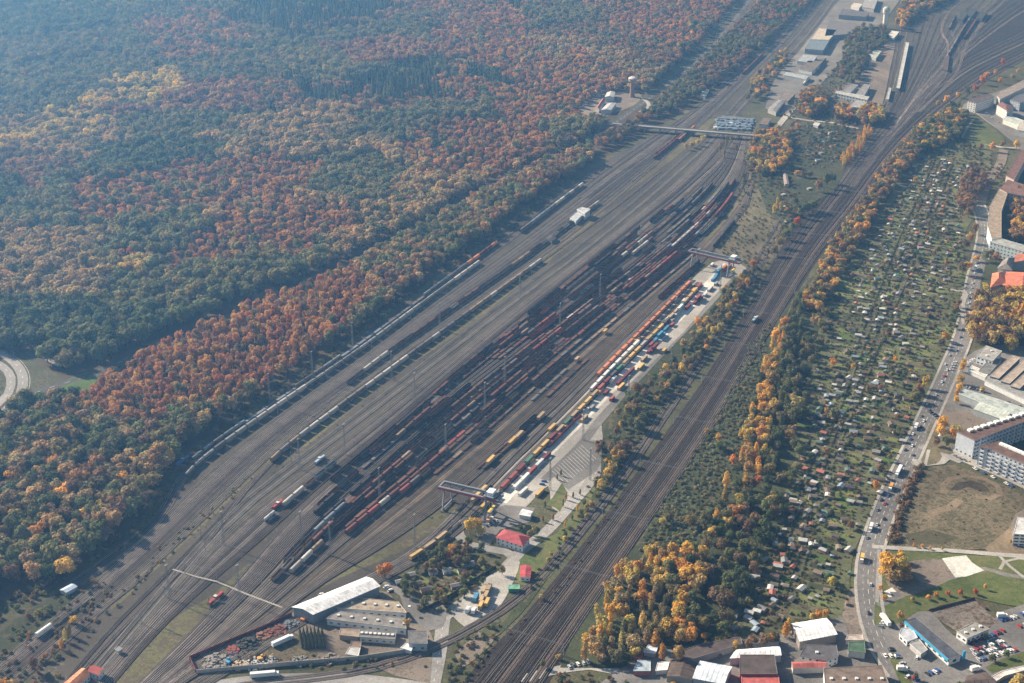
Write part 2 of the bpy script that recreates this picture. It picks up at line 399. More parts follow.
T_M = bundle([(455,710),(492,662),(530,617),(588,545),(645,468),(705,386),(750,312),(792,240),(822,200),(862,148),(900,108),(950,66),(1000,40),(1060,12)],
             [(520,715),(552,665),(590,608),(640,533),(698,448),(738,384),(778,316),(820,250),(856,206),(896,152),(940,110),(990,74),(1060,40)], 9, [(0.015, 0.0115, 0.010), (0.021, 0.016, 0.0135), (0.012, 0.009, 0.008), (0.040, 0.028, 0.022)])
T_G = bundle([(835,185),(868,140),(885,105),(892,80),(900,40),(903,15)], [(850,195),(885,148),(912,118),(955,70),(985,30),(1010,0),(1020,-15)], 13)
T_G2 = bundle([(893,130),(915,95),(935,55),(960,20),(985,-10)], [(900,118),(930,85),(970,50),(1010,20),(1050,-5)], 9)
T_M2 = bundle([(905,112),(950,72),(1000,46),(1060,16)], [(945,112),(990,78),(1024,60),(1060,44)], 7)
T_N = bundle([(160,700),(250,682),(350,672),(410,656),(446,640),(511,602),(545,568),(575,533),(620,475),(665,408),(715,333),(755,262),(792,198)],
             [(160,706),(250,687),(350,677),(412,661),(450,644),(516,605),(550,571),(580,536),(625,478),(670,411),(720,336),(760,265),(797,201)], 2)
for pts in ([(0,667),(35,642),(62,621),(80,608),(110,580),(140,556)], [(0,690),(30,668),(62,640),(85,620),(117,598),(150,570)]):
    railway(smooth(PL(pts), 15), (0.06, 0.05, 0.044))
for pts in ([(905,110),(925,85),(945,62),(948,45),(942,30),(950,12),(975,-10)], [(910,112),(935,85),(958,62),(958,45),(952,30),(965,10),(992,-12)], [(920,112),(955,75),(965,50),(975,30),(1010,-5)]):
    railway(smooth(PL(pts), 12), (0.075, 0.064, 0.055))

# ------------------------------------------------------------------ trees
def crown_mesh(name, seed, kind, mat, nq, with_trunk=None):
    r = np.random.default_rng(seed); vs, fs, tone, mi = [], [], [], []
    def quad(c, nrm, s, t):
        nrm = nrm + r.normal(0, 0.32, 3); nrm /= np.linalg.norm(nrm)
        a = np.cross(nrm, r.normal(0, 1, 3)); a /= np.linalg.norm(a); b = np.cross(nrm, a)
        k = len(vs); s1, s2 = s * r.uniform(.7, 1.2), s * r.uniform(.5, 1.0)
        for x, y in ((-1, -.6), (.2, -1), (1, .5), (-.3, 1)):
            vs.append(tuple(c + a * x * s1 + b * y * s2))
        fs.append((k, k + 1, k + 2, k + 3)); tone.append(t); mi.append(0)
    lumps = []
    if kind == 'broad':
        lumps.append((np.array([0, 0, 9.5]), 4.8))
        for i in range(11):
            a = r.uniform(0, 6.28); rr = r.uniform(1.6, 4.0); z = r.uniform(5.0, 14.2)
            lumps.append((np.array([rr * math.cos(a), rr * math.sin(a), z]), r.uniform(1.8, 2.9) * (1.1 if z < 13 else .9)))
        sz = 0.85
    elif kind == 'tall':
        for i in range(9):
            z = 2.2 + i * 1.55; w = math.sin(math.pi * min(1, (i + 1.6) / 10.5)) ** 0.8
            a = r.uniform(0, 6.28); rr = r.uniform(0.2, 1.0)
            lumps.append((np.array([rr * math.cos(a), rr * math.sin(a), z]), 0.8 + 2.0 * w * r.uniform(.8, 1.15)))
        sz = 0.65
    elif kind == 'bush':
        for i in range(6):
            a = r.uniform(0, 6.28); rr = r.uniform(0.3, 2.1)
            lumps.append((np.array([rr * math.cos(a), rr * math.sin(a), r.uniform(.8, 2.0)]), r.uniform(.9, 1.6)))
        sz = 0.5
    if kind == 'conifer':
        for i in range(nq):
            h = r.uniform(0, 1) ** 1.25; rad = 3.3 * (1 - h) ** 0.85 * r.uniform(.65, 1.0) + .1; a = r.uniform(0, 6.28)
            quad(np.array([rad * math.cos(a), rad * math.sin(a), 3 + h * 20]), np.array([math.cos(a), math.sin(a), .7]), .8 * (1 - .5 * h), r.uniform(.7, 1.3))
    else:
        tot = sum(q[1] ** 2 for q in lumps)
        for c, rad in lumps:
            lt = r.uniform(.82, 1.18)
            for i in range(int(nq * rad * rad / tot)):
                d = r.normal(0, 1, 3); d /= np.linalg.norm(d)
                if d[2] < -.35 and r.uniform() < .8: d[2] = -d[2]
                q = c + d * rad * r.uniform(.82, 1.12) * np.array([1, 1, .92])
                quad(q, d, sz * r.uniform(.6, 1.15), lt * r.uniform(.72, 1.3))
        for i in range(int(nq * .08)):          # stray sprays that break the outline
            c, rad = lumps[r.integers(len(lumps))]; d = r.normal(0, 1, 3); d /= np.linalg.norm(d); d[2] = abs(d[2])
            quad(c + d * rad * r.uniform(1.1, 1.35), d, sz * .6, r.uniform(.8, 1.3))
    if with_trunk is not None:
        k = len(vs); vs += with_trunk.v; fs += [tuple(a + k for a in f) for f in with_trunk.f]
        tone += [1.0] * len(with_trunk.f); mi += [1] * len(with_trunk.f)
    me = bpy.data.meshes.new(name); me.from_pydata(vs, [], fs)
    me.materials.append(mat)
    if with_trunk is not None: me.materials.append(M_bark)
    me.polygons.foreach_set('material_index', mi)
    a = me.attributes.new('tone', 'FLOAT_COLOR', 'CORNER')
    cl = np.repeat(np.array(tone, dtype=np.float32), [len(f) for f in fs])
    a.data.foreach_set('color', np.stack([cl, cl, cl, np.ones_like(cl)], 1).ravel())
    return me
M_bark = flat('bark', (0.09, 0.07, 0.05), 0.9)
def trunk_mb(seed, kind):
    r = random.Random(seed); mb = MB()
    if kind == 'bush':
        for i in range(4): mb.bar((0, 0, 0), (r.uniform(-1, 1), r.uniform(-1, 1), 1.6), .06)
        return mb
    H = {'broad': 10, 'tall': 12, 'conifer': 20}[kind]
    mb.lathe([(.42, 0), (.30, 1.2), (.24, H * .5), (.12, H)], n=6)
    if kind == 'broad':
        for i in range(5):
            a = i * 1.26 + r.uniform(-.3, .3); z = r.uniform(4, 7)
            mb.bar((0, 0, z), (3.2 * math.cos(a), 3.2 * math.sin(a), z + 4.5), .11)
    return mb
KINDS = [('broad', 11), ('broad', 12), ('broad', 13), ('broad', 14), ('tall', 21), ('tall', 22), ('conifer', 31), ('bush', 41), ('bush', 42), ('bush', 43)]
NQ = {'broad': 620, 'tall': 420, 'conifer': 420, 'bush': 170}
LM_i, LM_s = leaf_mat('foliage', True), leaf_mat('foliage_single', False)
P_mass = [crown_mesh('tree_mass_%d' % i, s, k, LM_i, NQ[k], trunk_mb(s, k)) for i, (k, s) in enumerate(KINDS)]
P_crown = [crown_mesh('crown', s, k, LM_s, int(NQ[k] * 1.3)) for i, (k, s) in enumerate(KINDS)]
P_trunk = [trunk_mb(s, k).mesh('trunk', [M_bark]) for k, s in KINDS]
PAL = {
    'scrub':  [(.20, .225, .13), (.24, .25, .145), (.16, .19, .11), (.26, .235, .14)],
    'tan':    [(.36, .26, .13), (.31, .23, .11), (.26, .20, .10), (.40, .27, .12)],
    'belt':   [(.37, .175, .075), (.42, .22, .085), (.32, .135, .065), (.47, .28, .09), (.33, .16, .065)],
    'rust':   [(.27, .135, .075), (.22, .11, .065), (.31, .17, .08), (.20, .10, .065), (.37, .23, .10)],
    'rusty':  [(.27, .155, .075), (.23, .13, .065), (.17, .125, .065), (.33, .19, .08), (.15, .135, .07)],
    'orange': [(.62, .34, .07), (.68, .42, .085), (.55, .27, .06), (.58, .39, .09), (.42, .28, .10)],
    'red':    [(.50, .14, .05), (.44, .15, .05), (.55, .22, .05)],
    'yellow': [(.50, .38, .11), (.43, .34, .12), (.55, .42, .11)],
    'olive':  [(.17, .16, .065), (.21, .18, .07), (.14, .145, .06), (.25, .20, .075), (.15, .17, .07)],
    'green':  [(.095, .12, .045), (.12, .14, .05), (.08, .10, .042), (.15, .155, .06)],
    'mixed':  [(.17, .155, .07), (.15, .145, .07), (.22, .17, .08), (.11, .125, .06), (.13, .14, .065), (.20, .17, .075)],
    'brown':  [(.22, .14, .08), (.26, .16, .08), (.17, .12, .07)],
    'dark':   [(.030, .050, .032), (.036, .058, .034), (.026, .045, .028)],
}
CNAME = {'rust': 'rust red', 'rusty': 'brownish', 'orange': 'orange', 'red': 'fiery red', 'yellow': 'pale yellow', 'olive': 'olive green', 'green': 'dark green', 'mixed': 'dull green', 'brown': 'brown', 'dark': 'dark conifer'}
def hue_name(c):
    r_, g, b = c
    if r_ > .35 and g / r_ > .62: return 'golden yellow'
    if r_ > .28 and g / r_ < .36: return 'fiery red'
    if r_ > .28: return 'bright orange'
    if g > r_ * .98: return 'dark green'
    if g / r_ > .78: return 'olive green'
    if g / r_ < .45: return 'rust red'
    return 'brownish'
from mathutils import noise as mnoise
def nz(x, y, s, o=0): return mnoise.noise(Vector((x * s + o, y * s - o, o)))
TREES = []          # (x, y, rz, sx, sz, kind, colour, zone)
def plant(x, y, kind, pal, size, zone, hs=1.0):
    c = random.choice(PAL[pal]) if isinstance(pal, str) else pal
    j = random.uniform(.85, 1.18); j *= 1.18 if zone in ('forest', 'belt') else 1.0; c = tuple(v * j * random.uniform(.95, 1.05) for v in c)
    k = {'broad': random.choice([0, 1, 2, 3]), 'tall': random.choice([4, 5]), 'conifer': 6, 'bush': random.choice([7, 8, 9])}[kind]
    sx = size * random.uniform(.8, 1.2); sz = size * hs * random.uniform(.82, 1.18)
    TREES.append((x, y, random.uniform(0, 6.28), sx, sz, k, c, zone))
def fill(poly, gap, pick, zone, prob=1.0, jit=.42, world=False):
    g = [(p.x, p.y) for p in PL(poly)]
    xs, ys = [p[0] for p in g], [p[1] for p in g]
    y = min(ys); row = 0
    while y < max(ys):
        x = min(xs) + (row % 2) * gap / 2
        while x < max(xs):
            q = (x + random.uniform(-jit, jit) * gap, y + random.uniform(-jit, jit) * gap)
            if random.random() < prob and inside(q, g):
                px, py = proj(*q, 0)
                if -60 < px < 1084 and -45 < py < 740:
                    r_ = pick(px, py, q)
                    if r_: plant(q[0], q[1], *r_, zone=zone) if len(r_) == 3 else plant(q[0], q[1], r_[0], r_[1], r_[2], zone, r_[3])
            x += gap
        y += gap * .87; row += 1
def inpx(px, py, poly): return inside((px, py), poly)
Z_rust = [[(190,235),(240,200),(290,190),(372,205),(362,228),(260,250),(185,262),(120,250)], [(338,100),(400,72),(470,58),(500,75),(470,98),(400,100),(350,115)],
          [(400,140),(440,112),(520,105),(560,120),(540,150),(490,165),(420,170)], [(575,-20),(720,-20),(715,10),(690,35),(650,35),(600,15)],
          [(430,-10),(540,-10),(520,60),(470,55),(430,30)], [(60,185),(130,165),(230,150),(330,150),(300,190),(200,205),(80,220)], [(140,10),(230,0),(260,30),(200,55),(150,50)], [(500,60),(580,40),(640,70),(600,110),(540,120),(500,110)]]
Z_yellow = [[(-30,145),(60,105),(120,75),(180,60),(180,85),(110,105),(60,128),(0,150),(-30,160)], [(118,252),(150,245),(158,266),(125,274)]]
Z_dark = [[(285,62),(330,80),(400,60),(440,45),(430,70),(455,90),(400,90),(340,95),(300,88),(285,75)], [(235,-20),(400,-20),(400,5),(360,20),(290,28),(240,15)], [(470,58),(500,68),(520,78),(480,72)], [(500,-20),(540,-20),(520,5)],[(280,95),(330,92),(300,108),(270,105)]]
def pick_forest(px, py, q):
    pyc = py - 14
    n = nz(q[0], q[1], .0035) + .35 * nz(q[0], q[1], .012, 5); m = nz(q[0], q[1], .02, 11); w = nz(q[0], q[1], .0055, 21)
    big = random.uniform(.85, 1.2) if w > 0 else random.uniform(.7, .95)
    ex, ey = px + m * 26, pyc + m * 12
    for z in Z_dark:
        if inpx(ex, ey, z) and random.random() < .9: return ('conifer', random.choice(['dark', 'dark', 'green']), random.uniform(.75, 1.15))
    for z in Z_yellow:
        if inpx(ex, ey, z) and random.random() < .8: return ('broad', random.choice(['yellow', 'yellow', 'yellow', 'tan']), random.uniform(.9, 1.25))
    for z in Z_rust:
        if inpx(ex, ey, z) and random.random() < .92: return ('broad', random.choice(['rust', 'belt', 'belt', 'rusty']), random.uniform(.7, .92))
    r = random.random()
    wx, wy = q[0] + 60 * m + 40 * n, q[1] + 60 * w
    best, bp = 1e9, 'olive'
    gx, gy = math.floor(wx / 185), math.floor(wy / 185)
    for a_ in (-1, 0, 1):
        for b_ in (-1, 0, 1):
            hr = random.Random((gx + a_) * 7919 + (gy + b_) * 104729); cx, cy = (gx + a_ + hr.random()) * 185, (gy + b_ + hr.random()) * 185
            dd = (cx - wx) ** 2 + (cy - wy) ** 2
            if dd < best: best, bp, bs = dd, hr.choice(['olive', 'olive', 'mixed', 'green', 'rusty', 'rust', 'mixed', 'olive', 'tan', 'tan', 'green']), hr.uniform(.85, 1.3)
    if r < .84: return ('broad', bp, bs * random.uniform(.85, 1.15))
    if n > .25: return ('broad', 'rusty' if r < .4 else ('rust' if r < .6 else ('mixed' if r < .85 else 'olive')), big)
    if n < -.1: return ('broad', 'green' if r < .5 else ('olive' if r < .8 else 'mixed'), big)
    if w > .2 and r < .6: return ('broad', 'olive', big * 1.1)
    return ('broad', random.choice(['mixed', 'olive', 'olive', 'green', 'mixed', 'rusty']), big)
FOREST = [(-90,362),(-5,352),(30,352),(62,372),(100,366),(150,340),(200,320),(250,298),(300,279),(340,263),(420,225),(500,180),(555,155),(580,143),(600,132),(625,112),(660,80),(700,45),(738,0),(760,-40),(-90,-40)]
CLEAR = [(575,112),(592,100),(612,92),(640,92),(646,112),(600,124),(580,122)]
def pf(px, py, q):
    if inpx(px, py, CLEAR): return None
    return pick_forest(px, py, q)
fill(FOREST, 10.9, pf, 'forest')
BELT_RUST = [(80,400),(105,365),(180,325),(300,270),(350,250),(375,280),(345,322),(260,382),(205,405),(170,410),(150,420),(95,412)]
def pick_belt(px, py, q):
    pyc = py - 12; n = nz(q[0], q[1], .012, 3)
    if inpx(px, pyc, BELT_RUST): return ('broad', random.choice(['belt', 'belt', 'belt', 'belt', 'rusty']), random.uniform(.62, .78), 1.35)
    if px < 110 and pyc > 455: return ('broad', 'rusty' if n > .25 else ('orange' if random.random() < .14 else random.choice(['olive', 'tan', 'green', 'brown'])), random.uniform(.85, 1.15))
    if px < 190: return ('broad', 'orange' if n > .45 else (random.choice(['rusty', 'tan', 'orange']) if n > .2 else random.choice(['olive', 'olive', 'tan', 'green', 'brown'])), random.uniform(.85, 1.15))
    return ('broad', random.choice(['tan', 'olive', 'green', 'olive', 'rusty'] if n < .1 else ['rusty', 'tan', 'rust', 'olive']), 1.0)
BELT = [(-90,640),(-90,455),(-20,425),(5,420),(22,404),(62,404),(88,402),(112,380),(150,358),(200,337),(250,314),(300,293),(350,272),(430,229),(510,184),(570,157),(590,149),(596,163),(556,184),(498,228),(428,277),(348,335),(256,396),(180,452),(160,488),(126,530),(62,580),(0,590),(-30,610)]
fill(BELT, 9.6, pick_belt, 'belt')
BELT2 = [(592,152),(600,140),(620,132),(648,114),(684,82),(715,50),(760,5),(790,-40),(850,-40),(815,0),(770,42),(735,72),(700,97),(652,122),(612,148)]
fill(BELT2, 10.5, lambda px, py, q: ('broad', 'rusty' if nz(q[0], q[1], .01, 9) > .05 else random.choice(['mixed', 'olive', 'green']), .85), 'belt between the road and the upper tracks')
# orange belt beside the main line, bottom right
def pk(px, py, q):
    n = nz(q[0], q[1], .02, 1)
    return (random.choice(['broad', 'tall', 'tall']), random.choice(['orange', 'orange', 'orange', 'yellow', 'tan']) if n > -.12 else random.choice(['olive', 'mixed', 'yellow', 'tan']), random.uniform(.62, .85))
fill([(578,664),(585,635),(605,600),(628,560),(650,553),(668,575),(672,610),(665,640),(640,662),(600,668)], 8.2, pk, 'grove beside the main line')
fill([(650,553),(690,560),(705,585),(700,640),(690,655),(665,640),(672,610),(668,575)], 9, lambda px, py, q: ('broad', random.choice(['orange', 'green', 'mixed', 'orange']), .85), 'grove beside the main line')
for x, y, k, p, s, h in ((655,650,'tall','orange',.85,1.4),(662,662,'tall','orange',.8,1.2),(678,665,'broad','orange',.9,1),(690,645,'broad','orange',.95,1),(700,585,'broad','orange',.9,1),(703,560,'broad','orange',.7,1),(712,540,'broad','orange',.75,1),
    (716,522,'tall','orange',.8,1.1),(724,505,'tall','orange',.8,1.1),(735,520,'broad','orange',.8,1),(728,528,'broad','orange',.7,1),(740,508,'broad','yellow',.7,1),(690,528,'broad','olive',.7,1),(663,526,'broad','yellow',.55,.9),(668,522,'broad','olive',.7,.9),
    (726,488,'tall','orange',.8,1),(745,490,'tall','orange',.8,1.1),(758,488,'broad','red',.6,1.2),(733,466,'broad','red',.7,.8),(720,452,'broad','olive',.8,.9),(718,442,'broad','orange',.6,.9),(742,440,'broad','orange',.7,1),(707,435,'broad','orange',.45,.8)):
    p_ = P(x, y); plant(p_.x, p_.y, k, p, s, 'scrub beside the main line', h)
# line of autumn trees right of the main line
fill([(738,470),(748,430),(757,395),(770,350),(793,305),(803,300),(802,340),(795,380),(785,420),(778,470),(760,485)], 8.6,
     lambda px, py, q: (random.choice(['broad', 'tall']), 'orange' if (px - 738) < (485 - py) * .16 + 24 and random.random() < .8 else random.choice(['olive', 'green', 'mixed']), .8), 'row right of the main line')
fill([(778,480),(785,420),(795,380),(802,340),(822,300),(826,330),(812,370),(806,420),(800,470),(775,520)], 10, lambda px, py, q: ('broad', random.choice(['olive', 'olive', 'tan', 'green', 'mixed']), random.uniform(.5, .75)) if random.random() < .6 else None, 'row right of the main line')
fill([(700,640),(712,600),(740,560),(748,520),(772,500),(775,520),(762,560),(735,610),(718,640)], 11, lambda px, py, q: ('broad', random.choice(['green', 'green', 'olive', 'brown']), .8), 'shady strip beside the allotments')
fill([(690,560),(700,530),(722,500),(745,485),(775,490),(770,505),(748,520),(738,560),(712,600),(705,585)], 10.5, lambda px, py, q: ('broad', random.choice(['green', 'green', 'olive', 'mixed', 'brown']), .75) if random.random() < .8 else None, 'shady strip beside the allotments')
fill([(708,640),(720,610),(742,575),(764,530),(775,500),(792,470),(790,510),(775,545),(752,590),(735,622),(720,648)], 12, lambda px, py, q: ('broad', random.choice(['green', 'green', 'mixed']), .7) if random.random() < .7 else None, 'shady strip beside the allotments')
fill([(800,308),(815,280),(830,250),(846,226),(862,206),(876,214),(862,244),(845,268),(832,295),(818,318)], 9, lambda px, py, q: ('broad', random.choice(['orange', 'orange', 'tan', 'olive', 'rusty']), .78), 'row right of the main line')
fill([(862,206),(880,178),(900,150),(912,140),(924,150),(906,172),(890,196),(876,214)], 9, lambda px, py, q: ('broad', random.choice(['orange', 'rusty', 'olive', 'tan', 'brown']), .85), 'upper row right of the main line')
fill([(912,140),(930,125),(952,110),(966,118),(962,140),(930,152),(915,158)], 10, lambda px, py, q: ('broad', random.choice(['green', 'olive', 'orange', 'olive']), .95), 'trees beside the upper gardens')
for x, y, p, s in ((938,108,'orange',.8),(946,104,'orange',.8),(958,98,'orange',.7),(966,96,'green',.9),(975,92,'red',.9),(982,85,'red',.9),(986,80,'orange',.8),(995,76,'orange',.7),(1002,66,'red',.7),(1000,84,'orange',.7),(1012,80,'yellow',.7),(1018,74,'orange',.7)):
    p_ = P(x, y); plant(p_.x, p_.y, 'broad', p, s, 'upper row right of the main line')
# trees between the terminal and the main line
fill([(612,426),(622,403),(641,391),(659,376),(682,349),(700,323),(720,297),(742,279),(754,268),(758,276),(742,300),(722,335),(700,362),(672,392),(650,412),(630,432)], 9.5,
     lambda px, py, q: ('broad', random.choice(['olive', 'mixed', 'tan', 'olive', 'green', 'brown', 'olive', 'orange']) if px < 700 else random.choice(['yellow', 'orange', 'mixed', 'rusty', 'olive']), random.uniform(.45, .72)), 'trees between the terminal and the main line')
fill([(605,455),(610,425),(632,432),(650,412),(660,405),(652,428),(632,452),(608,480)], 9, lambda px, py, q: (random.choice(['broad', 'bush']), random.choice(['olive', 'mixed', 'orange', 'brown']), .7), 'trees beside the lorry park')
fill([(598,495),(605,472),(622,452),(628,456),(612,480),(600,502)], 5.5, lambda px, py, q: ('broad', random.choice(['yellow', 'orange', 'olive']), .42), 'young trees beside the single track')
fill([(545,560),(560,545),(578,515),(598,492),(602,498),(585,522),(562,552),(550,566)], 5.5, lambda px, py, q: ('broad', random.choice(['olive', 'yellow', 'brown']), .34) if random.random() < .6 else None, 'young trees beside the single track')
# upper middle
fill([(748,158),(755,140),(768,132),(785,135),(792,150),(785,170),(765,178),(750,172)], 10, lambda px, py, q: ('broad', random.choice(['orange', 'rusty', 'tan', 'olive', 'orange', 'yellow']), .85), 'clump at the end of the road bridge')
for x, y, k, p, s, h in ((754,160,'tall','orange',1.15,1.0),(758,163,'tall','orange',1.1,1.0),(777,210,'tall','yellow',.9,1.2),(781,212,'tall','yellow',.85,1.1),(774,214,'tall','yellow',.8,1),(818,192,'broad','brown',.9,1),(826,188,'broad','green',1.05,1.1),(832,184,'broad','green',1,1.1),(812,212,'broad','green',1.15,1),(805,214,'broad','green',1,1),(800,218,'broad','green',.9,1),(797,226,'broad','red',.7,1),(792,232,'broad','olive',.9,1),(786,240,'broad','olive',.9,1),(780,248,'broad','olive',.9,1),(774,256,'broad','mixed',.9,1),(803,178,'broad','rusty',.7,.9),(797,176,'broad','orange',.6,.9),(810,178,'broad','brown',.7,.9),(788,215,'broad','olive',.9,1),(795,205,'broad','green',.7,1)):
    p_ = P(x, y); plant(p_.x, p_.y, k, p, s, 'trees left of the upper main line', h)
for x, y, k, s in ((686,150,'broad',.6),(692,148,'broad',.65),(698,146,'broad',.6),(703,142,'broad',.55),(720,152,'tall',.85),(726,148,'tall',.9),(731,143,'tall',.9),(724,158,'tall',.7),(736,150,'tall',.6)):
    p_ = P(x, y); plant(p_.x, p_.y, k, 'olive' if x > 715 else 'yellow', s, 'trees in front of the road bridge')
fill([(796,112),(800,98),(815,93),(826,100),(824,115),(808,120)], 9, lambda px, py, q: ('broad', random.choice(['brown', 'rusty', 'orange', 'olive']), 1.0), 'big clump below the sheds')
fill([(832,118),(838,108),(850,112),(852,122),(840,126)], 9, lambda px, py, q: ('broad', random.choice(['orange', 'tan', 'rusty']), .85), 'clump below the workshops')
fill([(856,120),(866,110),(882,112),(884,124),(866,128)], 9, lambda px, py, q: ('broad', random.choice(['orange', 'rusty', 'yellow']), .9), 'clump below the workshops')
fill([(840,160),(852,148),(868,130),(874,130),(866,146),(852,162),(842,170)], 8, lambda px, py, q: ('tall', 'orange', .75), 'orange row left of the upper main line')
fill([(840,75),(846,40),(858,30),(880,28),(890,40),(870,60),(862,75),(850,90)], 10, lambda px, py, q: ('broad', random.choice(['olive', 'green', 'mixed', 'brown']), .85) if random.random() < .75 else None, 'trees beside the old depot')
fill([(896,28),(900,10),(912,-10),(960,-10),(945,5),(920,14),(905,32)], 11, lambda px, py, q: ('broad', random.choice(['rusty', 'orange', 'olive']), .95), 'trees at the top of the depot')
fill([(745,105),(752,85),(770,65),(790,50),(784,66),(770,84),(762,100)], 11, lambda px, py, q: ('broad' , random.choice(['orange', 'yellow', 'olive', 'mixed', 'rusty']), .75) if random.random() < .6 else None, 'trees left of the industrial sheds')
fill([(770,150),(785,130),(796,122),(800,130),(790,150)], 9, lambda px, py, q: ('broad', random.choice(['orange', 'rusty', 'mixed']), .6) if random.random() < .5 else None, 'clump at the end of the road bridge')
fill([(800,135),(845,128),(850,135),(842,160),(812,166),(795,150)], 13, lambda px, py, q: (random.choice(['bush', 'broad']), random.choice(['green', 'mixed', 'rusty']), .42), 'small upper gardens')
# garden triangle
fill([(398,588),(418,560),(440,548),(465,545),(492,556),(505,565),(490,585),(460,600),(430,612),(412,608)], 8.5,
     lambda px, py, q: (random.choice(['broad', 'bush']), random.choice(['mixed', 'olive', 'green', 'brown', 'rusty']), .5), 'gardens in the triangle', .62)
for x, y, k, p, s in ((470,534,'broad','orange',.72),(477,532,'broad','orange',.75),(481,536,'broad','yellow',.6),(382,578,'broad','orange',.6),(388,575,'broad','red',.55),(407,630,'broad','orange',.5),(437,600,'broad','green',.55),(440,558,'broad','olive',.7),(433,560,'broad','green',.65),(452,556,'broad','orange',.6),(458,554,'broad','rust',.55),(447,560,'broad','red',.5),(462,558,'broad','brown',.55),(440,596,'broad','orange',.4),(424,608,'broad','green',.6),(530,538,'broad','olive',.5),(534,535,'broad','yellow',.45),(520,532,'broad','green',.45),(502,575,'broad','mixed',.4),(541,600,'broad','yellow',.35)):
    p_ = P(x, y); plant(p_.x, p_.y, k, p, s, 'trees around the office')
for x, y in ((557,480),(561,476),(566,500),(563,507),(573,498),(580,495),(594,508),(545,508),(543,522),(553,520),(585,505),(572,520),(565,528),(577,512),(595,488),(600,482),(604,470),(610,462)):
    p_ = P(x, y); plant(p_.x, p_.y, 'tall', random.choice(['green', 'rusty', 'orange', 'olive']), .34, 'young trees around the lorry park', 1.15)
for x, y in ((598,455),(600,451),(602,447),(597,448)):
    p_ = P(x, y); plant(p_.x, p_.y, 'broad', 'brown', .45, 'lorry park island')
# right-hand side
fill([(968,345),(966,320),(975,305),(1000,300),(1040,300),(1040,345),(1010,352),(985,352)], 9.5, lambda px, py, q: ('broad', random.choice(['brown', 'orange', 'rusty', 'yellow']), 1.05), 'clump below the red roofed houses')
fill([(1010,240),(1012,200),(1022,195),(1050,200),(1050,250),(1015,246)], 9.5, lambda px, py, q: ('broad', random.choice(['brown', 'orange', 'rusty']), .9), 'courtyard of the long apartment block')
fill([(960,215),(958,195),(968,178),(982,180),(985,190),(975,205),(968,220)], 10, lambda px, py, q: ('broad', random.choice(['brown', 'rusty', 'brown']), .95), 'trees between the gardens and the street')
for x, y, p, s in ((965,250,'rusty',.9),(970,243,'orange',.8),(962,275,'rusty',.8),(968,270,'orange',.7),(990,258,'mixed',.8),(996,262,'rusty',.8),(1000,252,'brown',.8),(985,262,'olive',.8),(975,235,'rusty',.8),(976,262,'orange',.6),(985,290,'yellow',.6),
    (945,342,'orange',.8),(941,348,'brown',.7),(925,388,'yellow',.75),(919,395,'brown',.8),(915,402,'olive',.8),(962,372,'orange',.6),(963,366,'orange',.5),(960,384,'orange',.6),(959,392,'orange',.55),(957,398,'orange',.6),(956,404,'orange',.5),(982,392,'orange',.35),
    (940,438,'orange',.85),(942,430,'orange',.8),(936,446,'brown',.6),(952,440,'orange',.85),(956,436,'yellow',.8),(946,446,'olive',.5),(886,580,'orange',1.1),(893,584,'orange',1.05),(884,574,'orange',1.0),(898,578,'yellow',1.0),(904,582,'orange',.8),(905,575,'brown',.6),(896,570,'orange',.9),(900,562,'orange',.6),
    (880,592,'orange',.35),(884,600,'orange',.3),(928,600,'orange',.32),(936,598,'orange',.3),(948,596,'red',.32),(960,596,'red',.3),(975,595,'red',.3),(985,590,'orange',.3),(912,602,'orange',.25),(900,620,'orange',.4),(901,630,'brown',.35),(992,662,'green',.4),(1006,658,'green',.4),(1018,690,'yellow',.9),(1012,695,'yellow',.7),
    (914,547,'orange',.2),(922,548,'orange',.2),(930,550,'orange',.2),(942,551,'orange',.2),(1010,545,'orange',.25),(985,640,'olive',.3),(915,680,'brown',.4),(960,690,'green',.4),(992,152,'orange',.8),(1002,148,'rusty',.7),(1016,150,'orange',.8)):
    p_ = P(x, y); plant(p_.x, p_.y, 'broad', p, s, 'street side trees')
for x, y, k, p, s in ((676,698,'broad','brown',.5),(672,685,'bush','orange',1),(735,652,'tall','orange',.62),(740,655,'broad','olive',.4),(748,650,'broad','brown',.5),(752,645,'broad','rusty',.45),(765,648,'broad','brown',.6),(770,645,'broad','orange',.6),(775,644,'broad','rusty',.55),(785,638,'tall','orange',.85),(788,634,'tall','orange',.7),(797,630,'broad','orange',.45),(812,622,'broad','yellow',.5),(818,620,'broad','orange',.5),(825,618,'broad','orange',.45),(704,640,'broad','orange',.4),(718,645,'broad','olive',.4),(724,643,'broad','orange',.35),(832,588,'broad','yellow',.6),(828,582,'broad','green',.5),(559,660,'broad','orange',.3),(543,668,'broad','olive',.35),
    (75,625,'broad','orange',.42),(62,650,'tall','orange',.6),(66,642,'tall','yellow',.6),(70,636,'tall','olive',.6),(35,672,'broad','brown',.6),(12,690,'broad','yellow',.6),(5,694,'broad','orange',.6),(46,660,'broad','rusty',.4),(54,654,'bush','brown',1),(38,615,'bush','olive',1.3),(48,612,'bush','olive',1.2),(30,618,'bush','brown',1.2),
    (835,420,'broad','olive',.8)):
    p_ = P(x, y); plant(p_.x, p_.y, k, p, s, 'trees near the bottom edge')
for x, y, p, s in ((750,430,'olive',.7),(790,418,'olive',1.05),(797,412,'yellow',1.0),(800,420,'green',.9),(793,425,'olive',.95)):
    p_ = P(x, y); plant(p_.x, p_.y, 'broad', p, s, 'row right of the main line')
